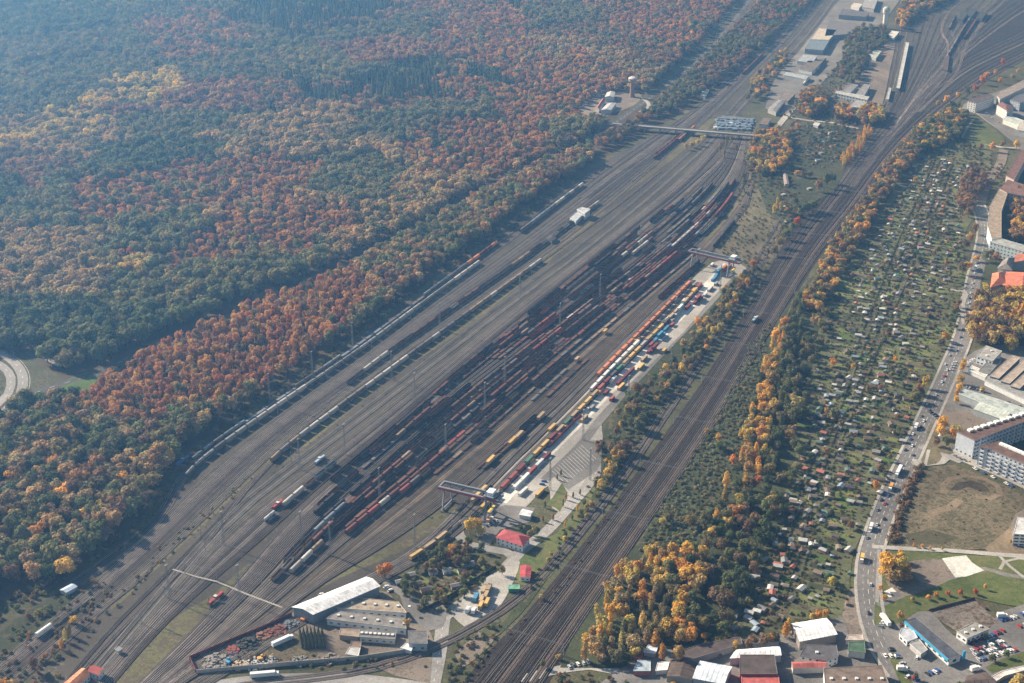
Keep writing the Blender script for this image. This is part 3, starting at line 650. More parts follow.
# allotments
ALLOT = [(822,330),(832,292),(862,246),(890,205),(925,150),(960,138),(984,146),(975,190),(960,225),(965,262),(962,292),(958,325),(940,360),(925,395),(905,440),(885,485),(862,530),(850,560),(850,590),(846,612),(800,626),(740,648),(720,640),(740,600),(768,555),(780,510),(798,470),(808,420),(815,370)]
fill(ALLOT, 11, lambda px, py, q: (random.choice(['broad', 'bush', 'bush']), random.choice(['mixed', 'green', 'olive', 'brown', 'mixed', 'rusty'] + (['orange'] if random.random() < .35 else [])), random.uniform(.28, .52)), 'allotment gardens', .72)
# hedges of young trees along the brown field
fill([(888,545),(893,520),(905,490),(916,468),(922,464),(920,475),(905,510),(897,545)], 4.5, lambda px, py, q: ('bush', 'brown', 1.1), 'hedge beside the brown field')
fill([(480,590),(420,642),(400,690)], 6, lambda px, py, q: ('bush', 'olive', 1), 'x', 0)
# scrub
SCRUB = []
def scrub(poly, gap, pals, size=(.4, 1.0), prob=.8):
    n0 = len(TREES); fill(poly, gap, lambda px, py, q: ('bush', random.choice(pals), random.uniform(*size)), 'scrub', prob); SCRUB.extend(TREES[n0:]); del TREES[n0:]
scrub([(636,552),(660,505),(692,455),(712,425),(735,395),(750,392),(748,430),(735,480),(715,520),(690,552),(650,556)], 3.8, ['scrub', 'olive', 'scrub', 'mixed'], (.35, .8))
scrub([(715,420),(750,345),(770,322),(765,365),(748,410),(735,440)], 3.9, ['scrub', 'scrub', 'olive'], (.35, .8))
scrub([(590,480),(640,420),(690,350),(735,282),(756,258),(770,262),(735,320),(690,378),(650,428),(600,500),(560,560),(530,600),(525,590),(570,520)], 6, ['olive', 'green', 'brown', 'mixed'], (.4, .9), .55)
scrub([(562,592),(600,532),(640,468),(636,472),(598,524),(560,580),(545,600),(500,650),(470,690),(455,690),(490,650),(530,610)], 5, ['brown', 'olive', 'rusty'], (.25, .6), .6)
scrub([(718,250),(740,205),(765,185),(792,215),(777,250),(755,272),(732,262)], 7, ['olive', 'brown', 'mixed', 'green'], (.3, .8), .7)
scrub([(735,205),(745,150),(765,170),(800,185),(800,225),(765,262),(790,215),(765,185)], 7, ['olive', 'brown', 'green', 'rusty'], (.5, 1.1), .7)
scrub([(400,600),(420,555),(500,560),(506,568),(480,590),(445,615),(415,612)], 5, ['green', 'mixed', 'olive', 'brown'], (.3, .8), .6)
scrub(ALLOT, 6.0, ['green', 'green', 'mixed', 'olive', 'brown'], (.25, .7), .55)
scrub([(-20,640),(60,585),(130,545),(165,505),(185,470),(350,345),(500,238),(580,178),(572,176),(495,230),(345,337),(180,456),(125,532),(60,578),(-20,610)], 6, ['green', 'olive', 'brown'], (.5, 1.1), .7)
scrub([(-30,700),(-10,645),(60,596),(112,570),(120,590),(85,625),(40,668),(10,705)], 5, ['brown', 'olive', 'green', 'rusty'], (.3, .8), .4)
scrub([(118,588),(165,540),(205,508),(250,472),(254,478),(210,520),(170,555),(130,596)], 4, ['olive', 'brown', 'green', 'tan', 'rusty'], (.2, .55), .5)
scrub([(0,700),(40,655),(75,615),(110,590),(120,605),(85,640),(60,680),(50,710)], 6, ['brown', 'olive', 'rusty'], (.4, .9), .4)
scrub([(440,700),(452,650),(480,625),(505,625),(480,665),(470,700)], 5, ['olive', 'brown', 'green', 'mixed'], (.5, 1.0), .6)
scrub([(545,700),(552,672),(600,675),(650,690),(700,700)], 4.5, ['olive', 'brown', 'green'], (.4, .8), .7)
scrub([(555,660),(572,668),(690,668),(700,640),(735,640),(735,655),(640,664),(580,672)], 5, ['green', 'brown', 'olive'], (.5, .9), .5)
scrub([(900,545),(1000,545),(1024,500),(1040,470),(960,458),(930,462),(915,490)], 9, ['brown', 'olive'], (.15, .4), .5)
scrub([(235,650),(310,655),(430,660),(430,672),(310,670),(235,665)], 5, ['olive', 'green', 'brown'], (.3, .7), .4)
scrub([(750,160),(800,125),(850,125),(850,160),(800,175),(770,185)], 7, ['green', 'olive', 'rusty', 'brown'], (.4, .9), .5)
scrub([(770,110),(800,105),(840,60),(860,70),(845,120),(880,130),(860,150),(800,128)], 7, ['green', 'olive', 'brown'], (.5, 1.1), .5)
scrub([(960,138),(1024,175),(1010,190),(985,188),(960,160)], 7, ['green', 'olive', 'brown'], (.5, 1.1), .5)
scrub([(195,545),(240,500),(340,428),(500,300),(600,226),(596,220),(495,292),(335,420),(236,490),(190,535)], 6, ['olive', 'brown', 'green'], (.12, .35), .35)

LANES = [[(700,655),(735,618),(757,590),(775,555),(792,520),(806,490),(822,445),(836,410),(850,375),(865,335),(885,285),(902,240),(920,200),(938,160)],
         [(790,600),(800,565),(812,520),(826,475),(842,430),(862,385),(880,335),(900,290),(918,245),(935,205),(950,165)],
         [(740,625),(765,585),(785,545),(800,510)], [(850,330),(880,345),(905,352),(925,362)], [(868,262),(905,270),(950,290),(962,295)]]
ALW = [(p.x, p.y) for p in PL(ALLOT)]
for li, L_ in enumerate(LANES[:2]):
    pl = smooth(PL(L_), 8); L = lengths(pl); s_ = 0
    while s_ < L[-1]:
        p_, a_ = at_len(pl, L, s_); n_ = Vector((-math.sin(a_), math.cos(a_), 0)); t_ = Vector((math.cos(a_), math.sin(a_), 0))
        lo, hi = (-24, 40) if li == 0 else (-60, 24)
        d_ = lo
        while d_ < hi:
            if abs(d_) > 3 and random.random() < .8:
                q_ = p_ + n_ * d_ + t_ * random.uniform(-.8, .8)
                if inside(q_, ALW):
                    sz_ = random.uniform(.22, .45); SCRUB.append((q_.x, q_.y, random.uniform(0, 6), sz_, sz_, random.choice([7, 8, 9]), tuple(v * random.uniform(.9, 1.1) for v in random.choice(PAL['green'] + PAL['olive'])), 'h'))
            d_ += 2.2
        s_ += random.uniform(11, 19)
    for off in (-3.2, 3.2):
        s_ = 0
        while s_ < L[-1]:
            p_, a_ = at_len(pl, L, s_); q_ = p_ + Vector((-math.sin(a_), math.cos(a_), 0)) * off
            if random.random() < .85: sz_ = random.uniform(.25, .5); SCRUB.append((q_.x, q_.y, random.uniform(0, 6), sz_, sz_, random.choice([7, 8, 9]), random.choice(PAL['green']), 'h'))
            s_ += 2.0

def px_size(t):
    h = {0: 16, 1: 16, 2: 16, 3: 16, 4: 17, 5: 17, 6: 23, 7: 3.5, 8: 3.5, 9: 3.5}[t[5]] * t[4]
    return h / math.sqrt(t[0] ** 2 + t[1] ** 2 + CAM_H ** 2)
def vis(t):
    px, py = proj(t[0], t[1], 8 * t[4]); return -5 < px < 1029 and -5 < py < 690
TREES.sort(key=lambda t: -px_size(t) * (1.0 if vis(t) else 0.0))
single, mass = TREES[:300], TREES[300:]
scatter('woodland', [(t[0], t[1], 0, t[2], t[3], t[3], t[4], t[5], t[6]) for t in mass], P_mass, 'autumn woodland stretching over the plain beyond the railway yard', 'woodland')
scatter('undergrowth', [(t[0], t[1], 0, t[2], t[3], t[3], t[4], t[5], t[6]) for t in SCRUB], P_mass, 'low bushes and scrub growing between tracks, gardens and roads', 'undergrowth')
ZN = {'belt': ('in the woodland belt left of the yard', 'trees in the woodland belt beside the railway yard'), 'forest': ('in the forest beyond the belt', 'trees in the big forest')}
for t in single:
    zone = t[7]; where, grp = ZN.get(zone, (None, zone))
    if where is None:
        where = 'in the ' + zone if not zone.startswith('trees') else 'among the ' + zone
    k = {4: 'slender ', 5: 'slender ', 6: 'conical '}.get(t[5], ''); bush = t[5] > 6
    sz = 'tall ' if t[4] > 1.0 else ('small ' if t[4] < .55 and not bush else '')
    o = thing('garden_bush' if bush else 'autumn_tree', (t[0], t[1], 0), t[2], '%s%s%s %s %s' % (sz, k, hue_name(t[6]), 'bush' if bush else 'tree', where), 'bush' if bush else 'tree', grp)
    o.scale = (t[3], t[3], t[4])
    obj('trunk', P_trunk[t[5]], o); obj('crown', P_crown[t[5]], o, col=t[6])

# ------------------------------------------------------------------ woods floor, meadow, roads of the left side
LAYER[0] = 0.06
patch('weedy_verge', [(-60,720),(-10,642),(60,594),(118,572),(112,592),(85,622),(45,660),(15,700),(0,720)], M_scrub, 12)
patch('forest_floor', [(-90,362),(-5,352),(30,352),(62,378),(100,376),(150,356),(200,334),(250,312),(300,290),(340,272),(420,232),(500,188),(555,162),(590,140),(600,126),(625,112),(660,80),(700,45),(738,0),(775,-60),(-200,-60),(-200,200)], M_litter, 40, False)
patch('woodland_floor', [(-90,660),(-90,440),(0,400),(90,378),(150,352),(250,310),(350,268),(430,226),(510,180),(590,140),(640,108),(700,55),(750,-5),(830,-30),(800,20),(760,60),(690,108),(600,160),(560,184),(498,230),(428,282),(348,341),(256,402),(180,458),(160,494),(126,538),(62,586),(0,605)], M_litter, 40, False)
patch('meadow', [(58,392),(70,378),(100,369),(96,382),(84,396),(62,402)], ground_mat('meadow_grass', [(0.06, 0.105, 0.022), (0.085, 0.13, 0.03)], 0.03, 0.2))
M_road = ground_mat('pale_asphalt', [(0.21, 0.20, 0.19), (0.29, 0.28, 0.265)], 0.03, 0.3)
def dashes(pl, off, step=9.0, ln=3.5, w=0.22, name='road_marking', a0=0, a1=None):
    L = lengths(pl); s = a0; mb = MB(); a1 = a1 or L[-1]; z = LAYER[0] + 0.004
    while s < a1 - ln:
        (p, a), (q, _) = at_len(pl, L, s), at_len(pl, L, s + ln)
        n = Vector((-math.sin(a), math.cos(a), 0)); p = p + n * off; q = q + n * off; n = n * w / 2
        mb.face([(p - n).to_tuple()[:2] + (z,), (q - n).to_tuple()[:2] + (z,), (q + n).to_tuple()[:2] + (z,), (p + n).to_tuple()[:2] + (z,)])
        s += step
    return tag(obj(name, mb.mesh(name, [M_paint])), kind='structure')
_, pl = ribbon('road', [(20,398),(55,386),(90,375),(120,362),(200,331),(300,290),(345,268),(420,228),(500,182),(560,153),(600,133),(640,105),(700,58),(742,10),(770,-30)], 8, ground_mat('old_asphalt', [(0.06, 0.058, 0.056), (0.095, 0.09, 0.086)], .05, .3))
dashes(pl, 0, 14, 5, .3)
_, pl = ribbon('highway', [(-60,345),(-12,350),(10,359),(22,374),(21,392),(8,408),(-14,425),(-60,450)], 9, M_road); dashes(pl, 0, 14, 5, .3); dashes(pl, 6.0, 8, 8, .25)
_, pl = ribbon('highway', [(-60,352),(-20,356),(2,366),(11,378),(8,394),(-4,406),(-30,420)], 8, M_road); dashes(pl, 0, 14, 5, .3)
ribbon('path', [(10,336),(27,339),(36,347),(40,354),(60,366)], 5, M_road)
ribbon('path', [(590,120),(608,123),(625,127)], 9, M_conc)
ribbon('path', [(636,96),(645,100),(649,106),(640,112)], 6, M_conc)
patch('farm_yard', [(575,113),(590,98),(612,93),(640,94),(636,104),(612,114),(595,120)], M_gravel)
# ------------------------------------------------------------------ terminal paving and roads in the middle
patch('terminal_paving', [(498,510),(484,492),(540,440),(600,375),(660,315),(700,272),(725,260),(748,272),(722,300),(690,332),(655,368),(628,392),(604,412),(602,430),(605,452),(600,468),(586,492),(566,516),(552,508),(548,486),(530,503),(510,520)], M_conc, 10)
ribbon('lorry_lane', [(500,502),(522,478),(545,455),(572,428),(600,399),(630,369),(660,336),(690,305),(715,278),(728,264)], 11, M_brightc)
ribbon('service_road', [(545,480),(580,446),(600,420),(625,393),(660,360),(690,330),(715,300),(738,276)], 8, M_asph)
_, pl = ribbon('road', [(602,440),(603,456),(590,482),(568,508),(546,532),(520,552),(500,574),(478,592),(455,608),(444,618),(440,650),(430,700)], 9, M_road)
dashes(pl, 0, 9, 3)
patch('lorry_park_ground', [(549,472),(580,442),(600,440),(604,458),(596,472),(568,490)], M_asph, 8, False)
mb = MB()
for i in range(14):
    t = i / 13; a = P(552 + 29 * t, 471 - 26 * t); b = P(566 + 30 * t, 484 - 25 * t)
    d = (b - a).normalized(); n = Vector((-d.y, d.x, 0)) * .10
    z = LAYER[0] + 0.006
    mb.face([(q.x, q.y, z) for q in (a - n, b - n, b + n, a + n)])
tag(obj('parking_markings', mb.mesh('parking_markings', [M_paint])), kind='structure')
patch('grass', [(546,505),(553,497),(562,483),(567,492),(566,502),(556,508)], M_grass)
patch('grass', [(568,492),(560,512),(553,506),(562,498)], M_grass)
patch('grass', [(532,535),(545,545),(540,556),(528,552),(520,560),(512,568),(508,580),(535,590),(552,575),(572,535),(598,495),(604,470),(598,480),(575,512),(556,534),(545,538)], M_grass)
patch('lorry_yard', [(449,612),(462,602),(472,586),(495,572),(513,556),(520,562),(512,585),(500,606),(482,622),(466,628)], M_conc, 8)
ribbon('road', [(457,520),(459,535),(466,544),(484,548),(506,552),(512,556)], 8, M_road)
patch('office_yard', [(476,532),(485,512),(505,505),(535,508),(530,522),(500,530),(490,545),(480,545)], M_asph)
ribbon('path', [(412,640),(420,612),(432,600),(446,616)], 9, M_asph)
patch('junction', [(400,596),(372,575),(384,577),(410,596),(430,608),(446,612),(442,628),(425,632),(412,628),(405,612)], M_asph, 8)
patch('works_yard', [(294,612),(330,604),(368,590),(388,592),(408,620),(430,632),(432,652),(400,656),(340,664),(260,668),(198,672),(192,660),(230,645)], M_gravel, 10)
patch('trampled_soil', [(225,664),(240,650),(275,640),(292,632),(310,640),(318,655),(300,662),(255,666)], M_dirt, 10)
patch('gravel_lot', [(378,668),(395,661),(432,657),(430,684),(395,676)], M_gravel)
_, pl = ribbon('road', [(150,705),(200,690),(262,681),(350,680),(430,690),(460,700)], 12, M_road)
_, pl = ribbon('road', [(520,680),(548,672),(590,666),(618,671),(650,688),(670,705)], 8, M_conc)
patch('vacant_ground', [(470,640),(478,632),(494,640),(480,655),(462,668),(455,655)], M_gravel, 8)
# ------------------------------------------------------------------ right-hand side
patch('scrub_ground', [(560,668),(590,600),(640,540),(700,452),(745,385),(775,325),(800,290),(830,262),(850,262),(822,320),(812,370),(800,440),(775,520),(745,590),(720,650),(700,668)], M_scrub, 15)
patch('scrub_ground', [(600,480),(608,420),(650,370),(700,318),(745,270),(765,262),(735,322),(690,382),(640,448),(600,500),(560,560),(520,615),(490,640),(530,590),(570,540)], M_scrub, 15)
patch('garden_land', [(720,650),(745,590),(775,520),(800,440),(812,370),(822,320),(850,262),(880,215),(915,155),(960,136),(990,150),(985,200),(965,235),(966,300),(960,335),(925,400),(900,450),(875,505),(852,560),(850,600),(850,626),(800,640)], ground_mat('garden_soil', [(0.07, 0.078, 0.038), (0.115, 0.115, 0.06), (0.08, 0.095, 0.04), (0.15, 0.13, 0.08)], .04, .25), 20)
def plots(poly, uw, ul, dirpx):
    g = [(p.x, p.y) for p in PL(poly)]; a, b = P(*dirpx[0]), P(*dirpx[1]); d = (b - a).normalized(); n = Vector((-d.y, d.x, 0)); o = P(*dirpx[0])
    mb = MB(); z = LAYER[0] + 0.006; LAYER[0] = z
    for i in range(-60, 90):
        for j in range(-30, 30):
            c = o + d * (i * uw) + n * (j * ul)
            if not inside(c, g): continue
            w, l = uw * random.uniform(.6, .98) / 2, ul * random.uniform(.45, .95) / 2; m = random.choices([0, 1, 2, 3], [5, 3, 3, .8])[0]
            c = c + d * random.uniform(-1, 1) + n * random.uniform(-3, 3)
            mb.face([((c - d * w - n * l).x, (c - d * w - n * l).y, z), ((c + d * w - n * l).x, (c + d * w - n * l).y, z), ((c + d * w + n * l).x, (c + d * w + n * l).y, z), ((c - d * w + n * l).x, (c - d * w + n * l).y, z)][::1], m)
    me = mb.mesh('garden_beds_ground', [ground_mat('garden_grass', [(0.09, 0.115, 0.035), (0.13, 0.15, 0.05), (0.17, 0.165, 0.075)], .05, .3), M_dirt, ground_mat('dark_beds', [(0.04, 0.05, 0.02), (0.07, 0.065, 0.035)], .05, .3), ground_mat('meadow_grass', [], 0, 0)])
    tag(obj('garden_beds_ground', me), kind='structure')
plots(ALLOT, 9, 24, [(790,560), (900,260)])
plots([(800,135),(845,128),(850,135),(842,160),(812,166),(795,150)], 12, 20, [(800,150), (845,130)])
plots([(405,590),(420,562),(450,552),(490,560),(500,565),(480,588),(440,608)], 8, 14, [(440,600), (495,565)])
for L_ in LANES: ribbon('path', L_, 2.6, ground_mat('garden_lane', [(0.06, 0.06, 0.035), (0.13, 0.11, 0.08)], .05, .3))
patch('verge', [(846,612),(850,585),(856,560),(874,515),(900,458),(925,408),(944,372),(952,350),(958,330),(965,300),(969,300),(962,340),(952,372),(930,415),(905,465),(884,512),(866,548),(858,585),(856,612)], M_grass)
patch('verge', [(960,330),(958,312),(964,290),(972,262),(965,262),(955,290),(950,318),(950,345)], M_grass)
patch('pavement', [(850,700),(848,655),(842,618),(845,600),(851,588),(858,590),(862,620),(872,655),(890,700)], M_gravel)
ROADR = [(935,720),(905,680),(885,652),(874,625),(869,600),(868,575),(871,552),(882,518),(895,486),(909,458),(926,421),(941,389),(950,368),(960,345),(966,325),(971,300),(976,275),(982,252),(985,232),(982,215),(975,200)]
_, RPL = ribbon('street', ROADR, 14, ground_mat('street_asphalt', [(0.12, 0.115, 0.11), (0.17, 0.162, 0.155)], 0.03, 0.3))
dashes(RPL, 0, 12, 6, .25); dashes(RPL, 3.4, 8, 3, .15); dashes(RPL, -3.4, 8, 3, .15)
def offset(pl, d): 
    out = []
    for i, p in enumerate(pl):
        t = (pl[min(i + 1, len(pl) - 1)] - pl[max(i - 1, 0)]).normalized(); out.append(p + Vector((-t.y, t.x, 0)) * d)
    return out
ribbon('pavement', offset(RPL, 8.3), 2.2, M_conc, world=True, curved=False, kerb=0.12)
ribbon('pavement', offset(RPL, -8.3), 2.2, M_conc, world=True, curved=False, kerb=0.12)
_, pl = ribbon('street', [(912,462),(925,463.5),(940,462),(951,454),(965,460),(990,470),(1012,480),(1060,503)], 9, M_conc)
ribbon('street', [(920,446),(928,450),(945,455),(962,462)], 8, M_road)
patch('traffic_island', [(920,458),(926,447),(936,449),(942,457),(936,464),(925,466)], M_dry, 6)
ribbon('path', [(929,449),(925,466)], 2.4, M_conc, curved=False)
patch('grass', [(924,450),(930,425),(945,420),(960,430),(962,450),(950,455),(930,450)], M_dry)
patch('yard', [(935,425),(950,385),(965,358),(1000,345),(1060,360),(1060,430),(1000,420),(960,432)], M_asph)
patch('pavement', [(950,447),(957,447),(975,456),(1060,496),(1060,500),(975,462),(955,455)], M_conc, 8, False)
patch('gravel_lot', [(938,420),(944,408),(968,412),(992,420),(985,428),(955,432)], M_gravel)
patch('vacant_lot', [(890,550),(898,520),(910,490),(919,471),(932,467),(955,465),(975,473),(1000,484.5),(1060,512),(1060,520),(988,549),(940,549)], M_dirt)
M_sand = ground_mat('sand', [(0.13, 0.10, 0.062), (0.20, 0.155, 0.105)], .05, .3)
ribbon('worn_track', [(944,494),(943,486),(950,479),(966,476),(984,479),(997,486),(1000,494),(990,499),(976,497)], 5, M_sand)
ribbon('worn_track', [(925,520),(935,512),(950,508),(960,500)], 7, M_sand)
patch('dark_soil', [(950,490),(958,483),(972,481),(984,485),(990,491),(980,492),(968,487),(958,491)], ground_mat('dark_soil', [(0.035, 0.03, 0.02), (0.07, 0.055, 0.035)], .05, .3))
patch('dark_soil', [(905,535),(930,530),(960,538),(940,545),(910,545)], ground_mat('field_weeds', [(0.045, 0.045, 0.024), (0.08, 0.07, 0.04)], .05, .3))
patch('gravel_lane', [(985,549),(1030,512),(1060,500),(1060,560),(1024,560),(990,554)], ground_mat('sand', [], 0, 0))
patch('lawn', [(874,625),(876,585),(880,556),(900,551),(980,556),(1060,562),(1060,608),(1000,604),(975,598),(940,606),(905,622),(890,628)], M_grass)
ribbon('path', [(872,547),(905,549),(950,551),(1000,555),(1060,559)], 5, M_conc)
ribbon('path', [(878,606),(888,602),(925,586),(962,575),(985,569),(1005,575),(1040,580)], 4.5, M_asph)
ribbon('path', [(879,550),(878,575),(877,603)], 2.6, M_road)
patch('sand_pitch', [(884,574),(904,563),(943,560),(955,577),(905,597),(890,590)], M_gravel, 8)
patch('plaza', [(942,559),(954,557),(966,556),(972,563),(984,571),(966,577),(955,578),(948,568)], M_brightc, 8, False)
patch('plaza', [(884,592),(892,588),(899,595),(889,598)], M_brightc, 8, False)
ribbon('path', [(999,556),(1010,567),(1024,578)], 2.4, M_conc)
ribbon('path', [(1000,570),(1004,562),(1018,559),(1035,560)], 2.4, M_conc)
patch('parking_lot', [(882,625),(900,624),(918,612),(932,612),(945,628),(960,642),(990,628),(1002,612),(1060,606),(1060,700),(905,700),(890,665)], M_asph, 10)
patch('grass', [(888,656),(893,652),(905,668),(915,690),(905,692)], M_grass, 8)
patch('waste_ground', [(929,612),(974,600),(998,622),(985,630),(958,633),(944,624)], ground_mat('waste', [(0.08, 0.06, 0.04), (0.19, 0.17, 0.15), (0.09, 0.06, 0.04)], .04, .3), 8, False)
patch('grass', [(985,668),(1000,660),(1024,652),(1050,650),(1050,660),(1010,668),(992,674)], M_grass)
patch('bottom_yards', [(600,684),(640,658),(700,645),(745,648),(800,628),(842,618),(852,650),(885,700),(600,710)], M_asph)
# upper right
patch('gravel_lot', [(1012,548),(1015,515),(1060,500),(1060,552)], M_gravel)
ribbon('street', [(955,112),(975,112),(990,122),(1010,136),(1040,160)], 10, M_road)
ribbon('street', [(935,140),(958,137),(985,144),(1005,148),(1030,148)], 8, M_conc)
ribbon('street', [(1004,150),(1000,165),(990,178),(984,190),(980,205)], 12, M_gravel)
patch('nursery_field', [(958,140),(968,118),(976,116),(1004,138),(1000,146),(975,143)], M_grass)
ribbon('path', [(962,138),(968,127),(974,119)], 3, M_conc)
ribbon('path', [(965,325),(962,305),(965,292),(950,290)], 6, M_conc)
patch('courtyard', [(986,260),(1060,262),(1060,310),(985,300)], M_scrub)
patch('courtyard', [(960,110),(975,100),(1060,80),(1060,180),(1010,140),(975,112)], M_asph)
ribbon('road', [(755,135),(775,137),(792,143),(798,152),(802,162),(817,168)], 8, M_conc)
ribbon('road', [(786,117),(810,121),(832,123),(858,129)], 7, M_conc)
ribbon('road', [(847,129),(844,145),(838,166)], 7, M_conc)
ribbon('road', [(775,130),(800,100),(822,78),(842,55),(850,38)], 9, M_conc)
patch('industrial_yard', [(765,108),(775,80),(800,50),(820,25),(840,0),(870,-20),(905,-15),(885,20),(852,50),(830,75),(800,105),(780,116)], M_asph)
patch('industrial_yard', [(815,112),(835,90),(860,75),(880,50),(895,40),(890,70),(880,110),(862,116)], M_gravel)
patch('storage_ground', [(712,127),(722,116),(738,117),(757,121),(748,131)], M_asph, 8, False)
patch('garden_land', [(745,165),(760,140),(800,128),(850,130),(845,165),(835,190),(810,205),(790,225),(770,215),(755,180)], M_scrub)

# ------------------------------------------------------------------ buildings
M_glass = flat('window_glass', (0.05, 0.065, 0.08), 0.15, 0.0, 0.1)
M_frame = flat('white_frame', (0.7, 0.7, 0.68), 0.5, 0, 0.05)
def cm(col, kind='wall', rough=0.85, var=.12, s=.4):
    return flat('%s_%02x%02x%02x' % ((kind,) + tuple(int(c * 255) for c in col)), col, rough, 0.0, var, s)
WINM = {}
def window_mesh(w, h):
    k = (round(w, 1), round(h, 1))
    if k not in WINM:
        mb = MB(); mb.box(-w / 2, w / 2, -.05, .03, 0, h, 0); mb.box(-w / 2 + .1, w / 2 - .1, -.08, -.051, .1, h - .1, 1)
        WINM[k] = mb.mesh('window', [M_frame, M_glass])
    return WINM[k]
def building(name, label, cat, roofpx, h, wall, roofc, style='flat', rise=2.5, group=None, win=None, base=0.0, vents=0, over=0.35, axis=None, world=False, roofmat=None):
    """outline traced at eaves height h; walls down to the ground, roof as its own mesh, every window its own mesh"""
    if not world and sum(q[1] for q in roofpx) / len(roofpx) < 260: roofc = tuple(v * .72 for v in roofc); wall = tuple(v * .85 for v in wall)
    pts = roofpx if world else PL(roofpx, h)
    pts = [Vector((p[0], p[1], 0)) for p in pts]
    a = sum(p.x * q.y - q.x * p.y for p, q in zip(pts, pts[1:] + pts[:1]))
    if a < 0: pts = pts[::-1]
    c = sum(pts, Vector()) / len(pts)
    loc = [p - c for p in pts]
    o = thing(name, (c.x, c.y, base), 0, label, cat, group)
    h = h - base
    wm = cm(wall); rm = roofmat or cm(roofc, 'roof', 0.7, .3, .22)
    mb = MB(); mb.prism([(p.x, p.y) for p in loc], 0, h, 0)
    mr = MB()
    grow = []
    n = len(loc)
    for i, p in enumerate(loc):
        d1 = (p - loc[i - 1]).normalized(); d2 = (loc[(i + 1) % n] - p).normalized()
        m = Vector((d1.y + d2.y, -d1.x - d2.x, 0)); m = m.normalized() * (over / max(.35, math.sqrt(max(.12, (1 + d1.dot(d2)) / 2))))
        grow.append(p + m)
    if style == 'flat':
        mr.prism([(p.x, p.y) for p in grow], h + .01, h + .3, 1, 0)
        # low parapet
        for i in range(n):
            p, q = grow[i], grow[(i + 1) % n]; d = (q - p).normalized(); w = Vector((-d.y, d.x, 0)) * .25
            mr.prism([(v.x, v.y) for v in (p + d * .02, q - d * .02, q + w - d * .27, p + w + d * .27)], h + .301, h + .55, 1)
        roof = obj('roof', mr.mesh('roof', [rm, cm(tuple(min(.8, x * 1.5 + .08) for x in roofc), 'trim')]), o)
    else:
        e = [(grow[(i + 1) % 4] - grow[i]).length for i in range(4)]
        k = 0 if e[0] + e[2] >= e[1] + e[3] else 1
        if axis is not None: k = axis
        g = grow[k:] + grow[:k]                      # g0-g1 is a long side
        r0, r1 = (g[0] + g[3]) / 2, (g[1] + g[2]) / 2
        if style == 'hip':
            w = (g[0] - g[3]).length / 2; d = (r1 - r0).normalized(); f = min(w, (r1 - r0).length * .45); r0, r1 = r0 + d * f, r1 - d * f
        A = [(p.x, p.y, h + .02) for p in g]; B0, B1 = (r0.x, r0.y, h + rise), (r1.x, r1.y, h + rise)
        mr.face([A[0], A[1], B1, B0]); mr.face([A[2], A[3], B0, B1])
        mr.face([A[1], A[2], B1], 0 if style == 'hip' else 1); mr.face([A[3], A[0], B0], 0 if style == 'hip' else 1)
        mr.face(A[::-1], 1)
        Lr = (Vector(A[1]) - Vector(A[0])).length
        if style == 'gable' and Lr > 11:
            for i in range(1, int(Lr / 3.0)):
                t0 = i * 3.0 / Lr; t1 = t0 + .22 / Lr
                for e0, e1 in ((A[0], A[1]), (A[3], A[2])):
                    q = [Vector(e0).lerp(Vector(e1), t0), Vector(e0).lerp(Vector(e1), t1), Vector(B0).lerp(Vector(B1), t1), Vector(B0).lerp(Vector(B1), t0)]
                    mr.face([(v.x, v.y, v.z + .06) for v in q], 2)
        roof = obj('roof', mr.mesh('roof', [rm, wm, cm(tuple(v * .6 for v in roofc), 'seam')]), o)
    obj('wall', mb.mesh('wall', [wm]), o)
    if vents:
        k0 = 0 if (loc[1] - loc[0]).length > (loc[-1] - loc[0]).length else -1
        q0 = loc[k0]; d = (loc[k0 + 1] - q0); e2 = (loc[k0 - 1] - q0)
        vm = MB(); vm.box(-.9, .9, -.9, .9, 0, .9, 0); vm = vm.mesh('roof_light', [cm((.6, .6, .58), 'vent')])
        for i in range(vents):
            q = q0 + d * ((i + .5) / vents) + e2 * .5
            if style == 'flat': obj('roof_light', vm, o, (q.x, q.y, h + .31))
    if win:
        st, gap, ww, wh = win; k = 0
        for i in range(n):
            p, q = loc[i], loc[(i + 1) % n]; d = (q - p); L = d.length
            nrm = Vector((d.y, -d.x, 0)).normalized()
            if (Vector((0, 0, 0)) - (p + q) / 2 - c).dot(nrm) < 0 or L < 4: continue
            m = max(1, int(L / gap)); rz = math.atan2(d.y, d.x)
            for s_ in range(st):
                for j in range(m):
                    if k >= 99: break
                    w_ = p + d * ((j + .5) / m) + nrm * .02
                    obj('window', window_mesh(ww, wh), o, (w_.x, w_.y, (s_ + .35) * h / st), rz); k += 1
    return o
B = building
# works at the scrap yard
B('goods_hall', 'long white roofed goods hall beside the curved tracks', 'hall', [(293.5,607),(366,577.5),(379,586),(313,614)], 8, (.20,.23,.27), (.82,.82,.80), 'gable', 2.0, over=.8, axis=None)
B('workshop', 'tan flat roofed workshop with small roof lights behind the white hall', 'workshop', [(337,608),(356,598),(398,602.5),(406,613)], 5, (.62,.62,.60), (.30,.25,.19), vents=6, win=(1,5,2.2,1.2))
B('workshop', 'grey flat roofed workshop with a pale front strip', 'workshop', [(327,619),(337,611.5),(404,619),(406,629)], 5, (.66,.67,.68), (.20,.185,.17), vents=6, win=(1,5,2.2,1.2))
B('storage_building', 'low brown roofed storage building beside the parked shrubs', 'storage', [(339.5,635),(341,629),(359,630),(358.5,637)], 4, (.28,.24,.20), (.26,.20,.15))
B('storage_building', 'low grey roofed storage building with a pale front', 'storage', [(359.5,637),(360,630),(396,631.5),(394.5,639.5)], 4, (.55,.55,.52), (.17,.16,.15), vents=8, win=(1,4,2,1))
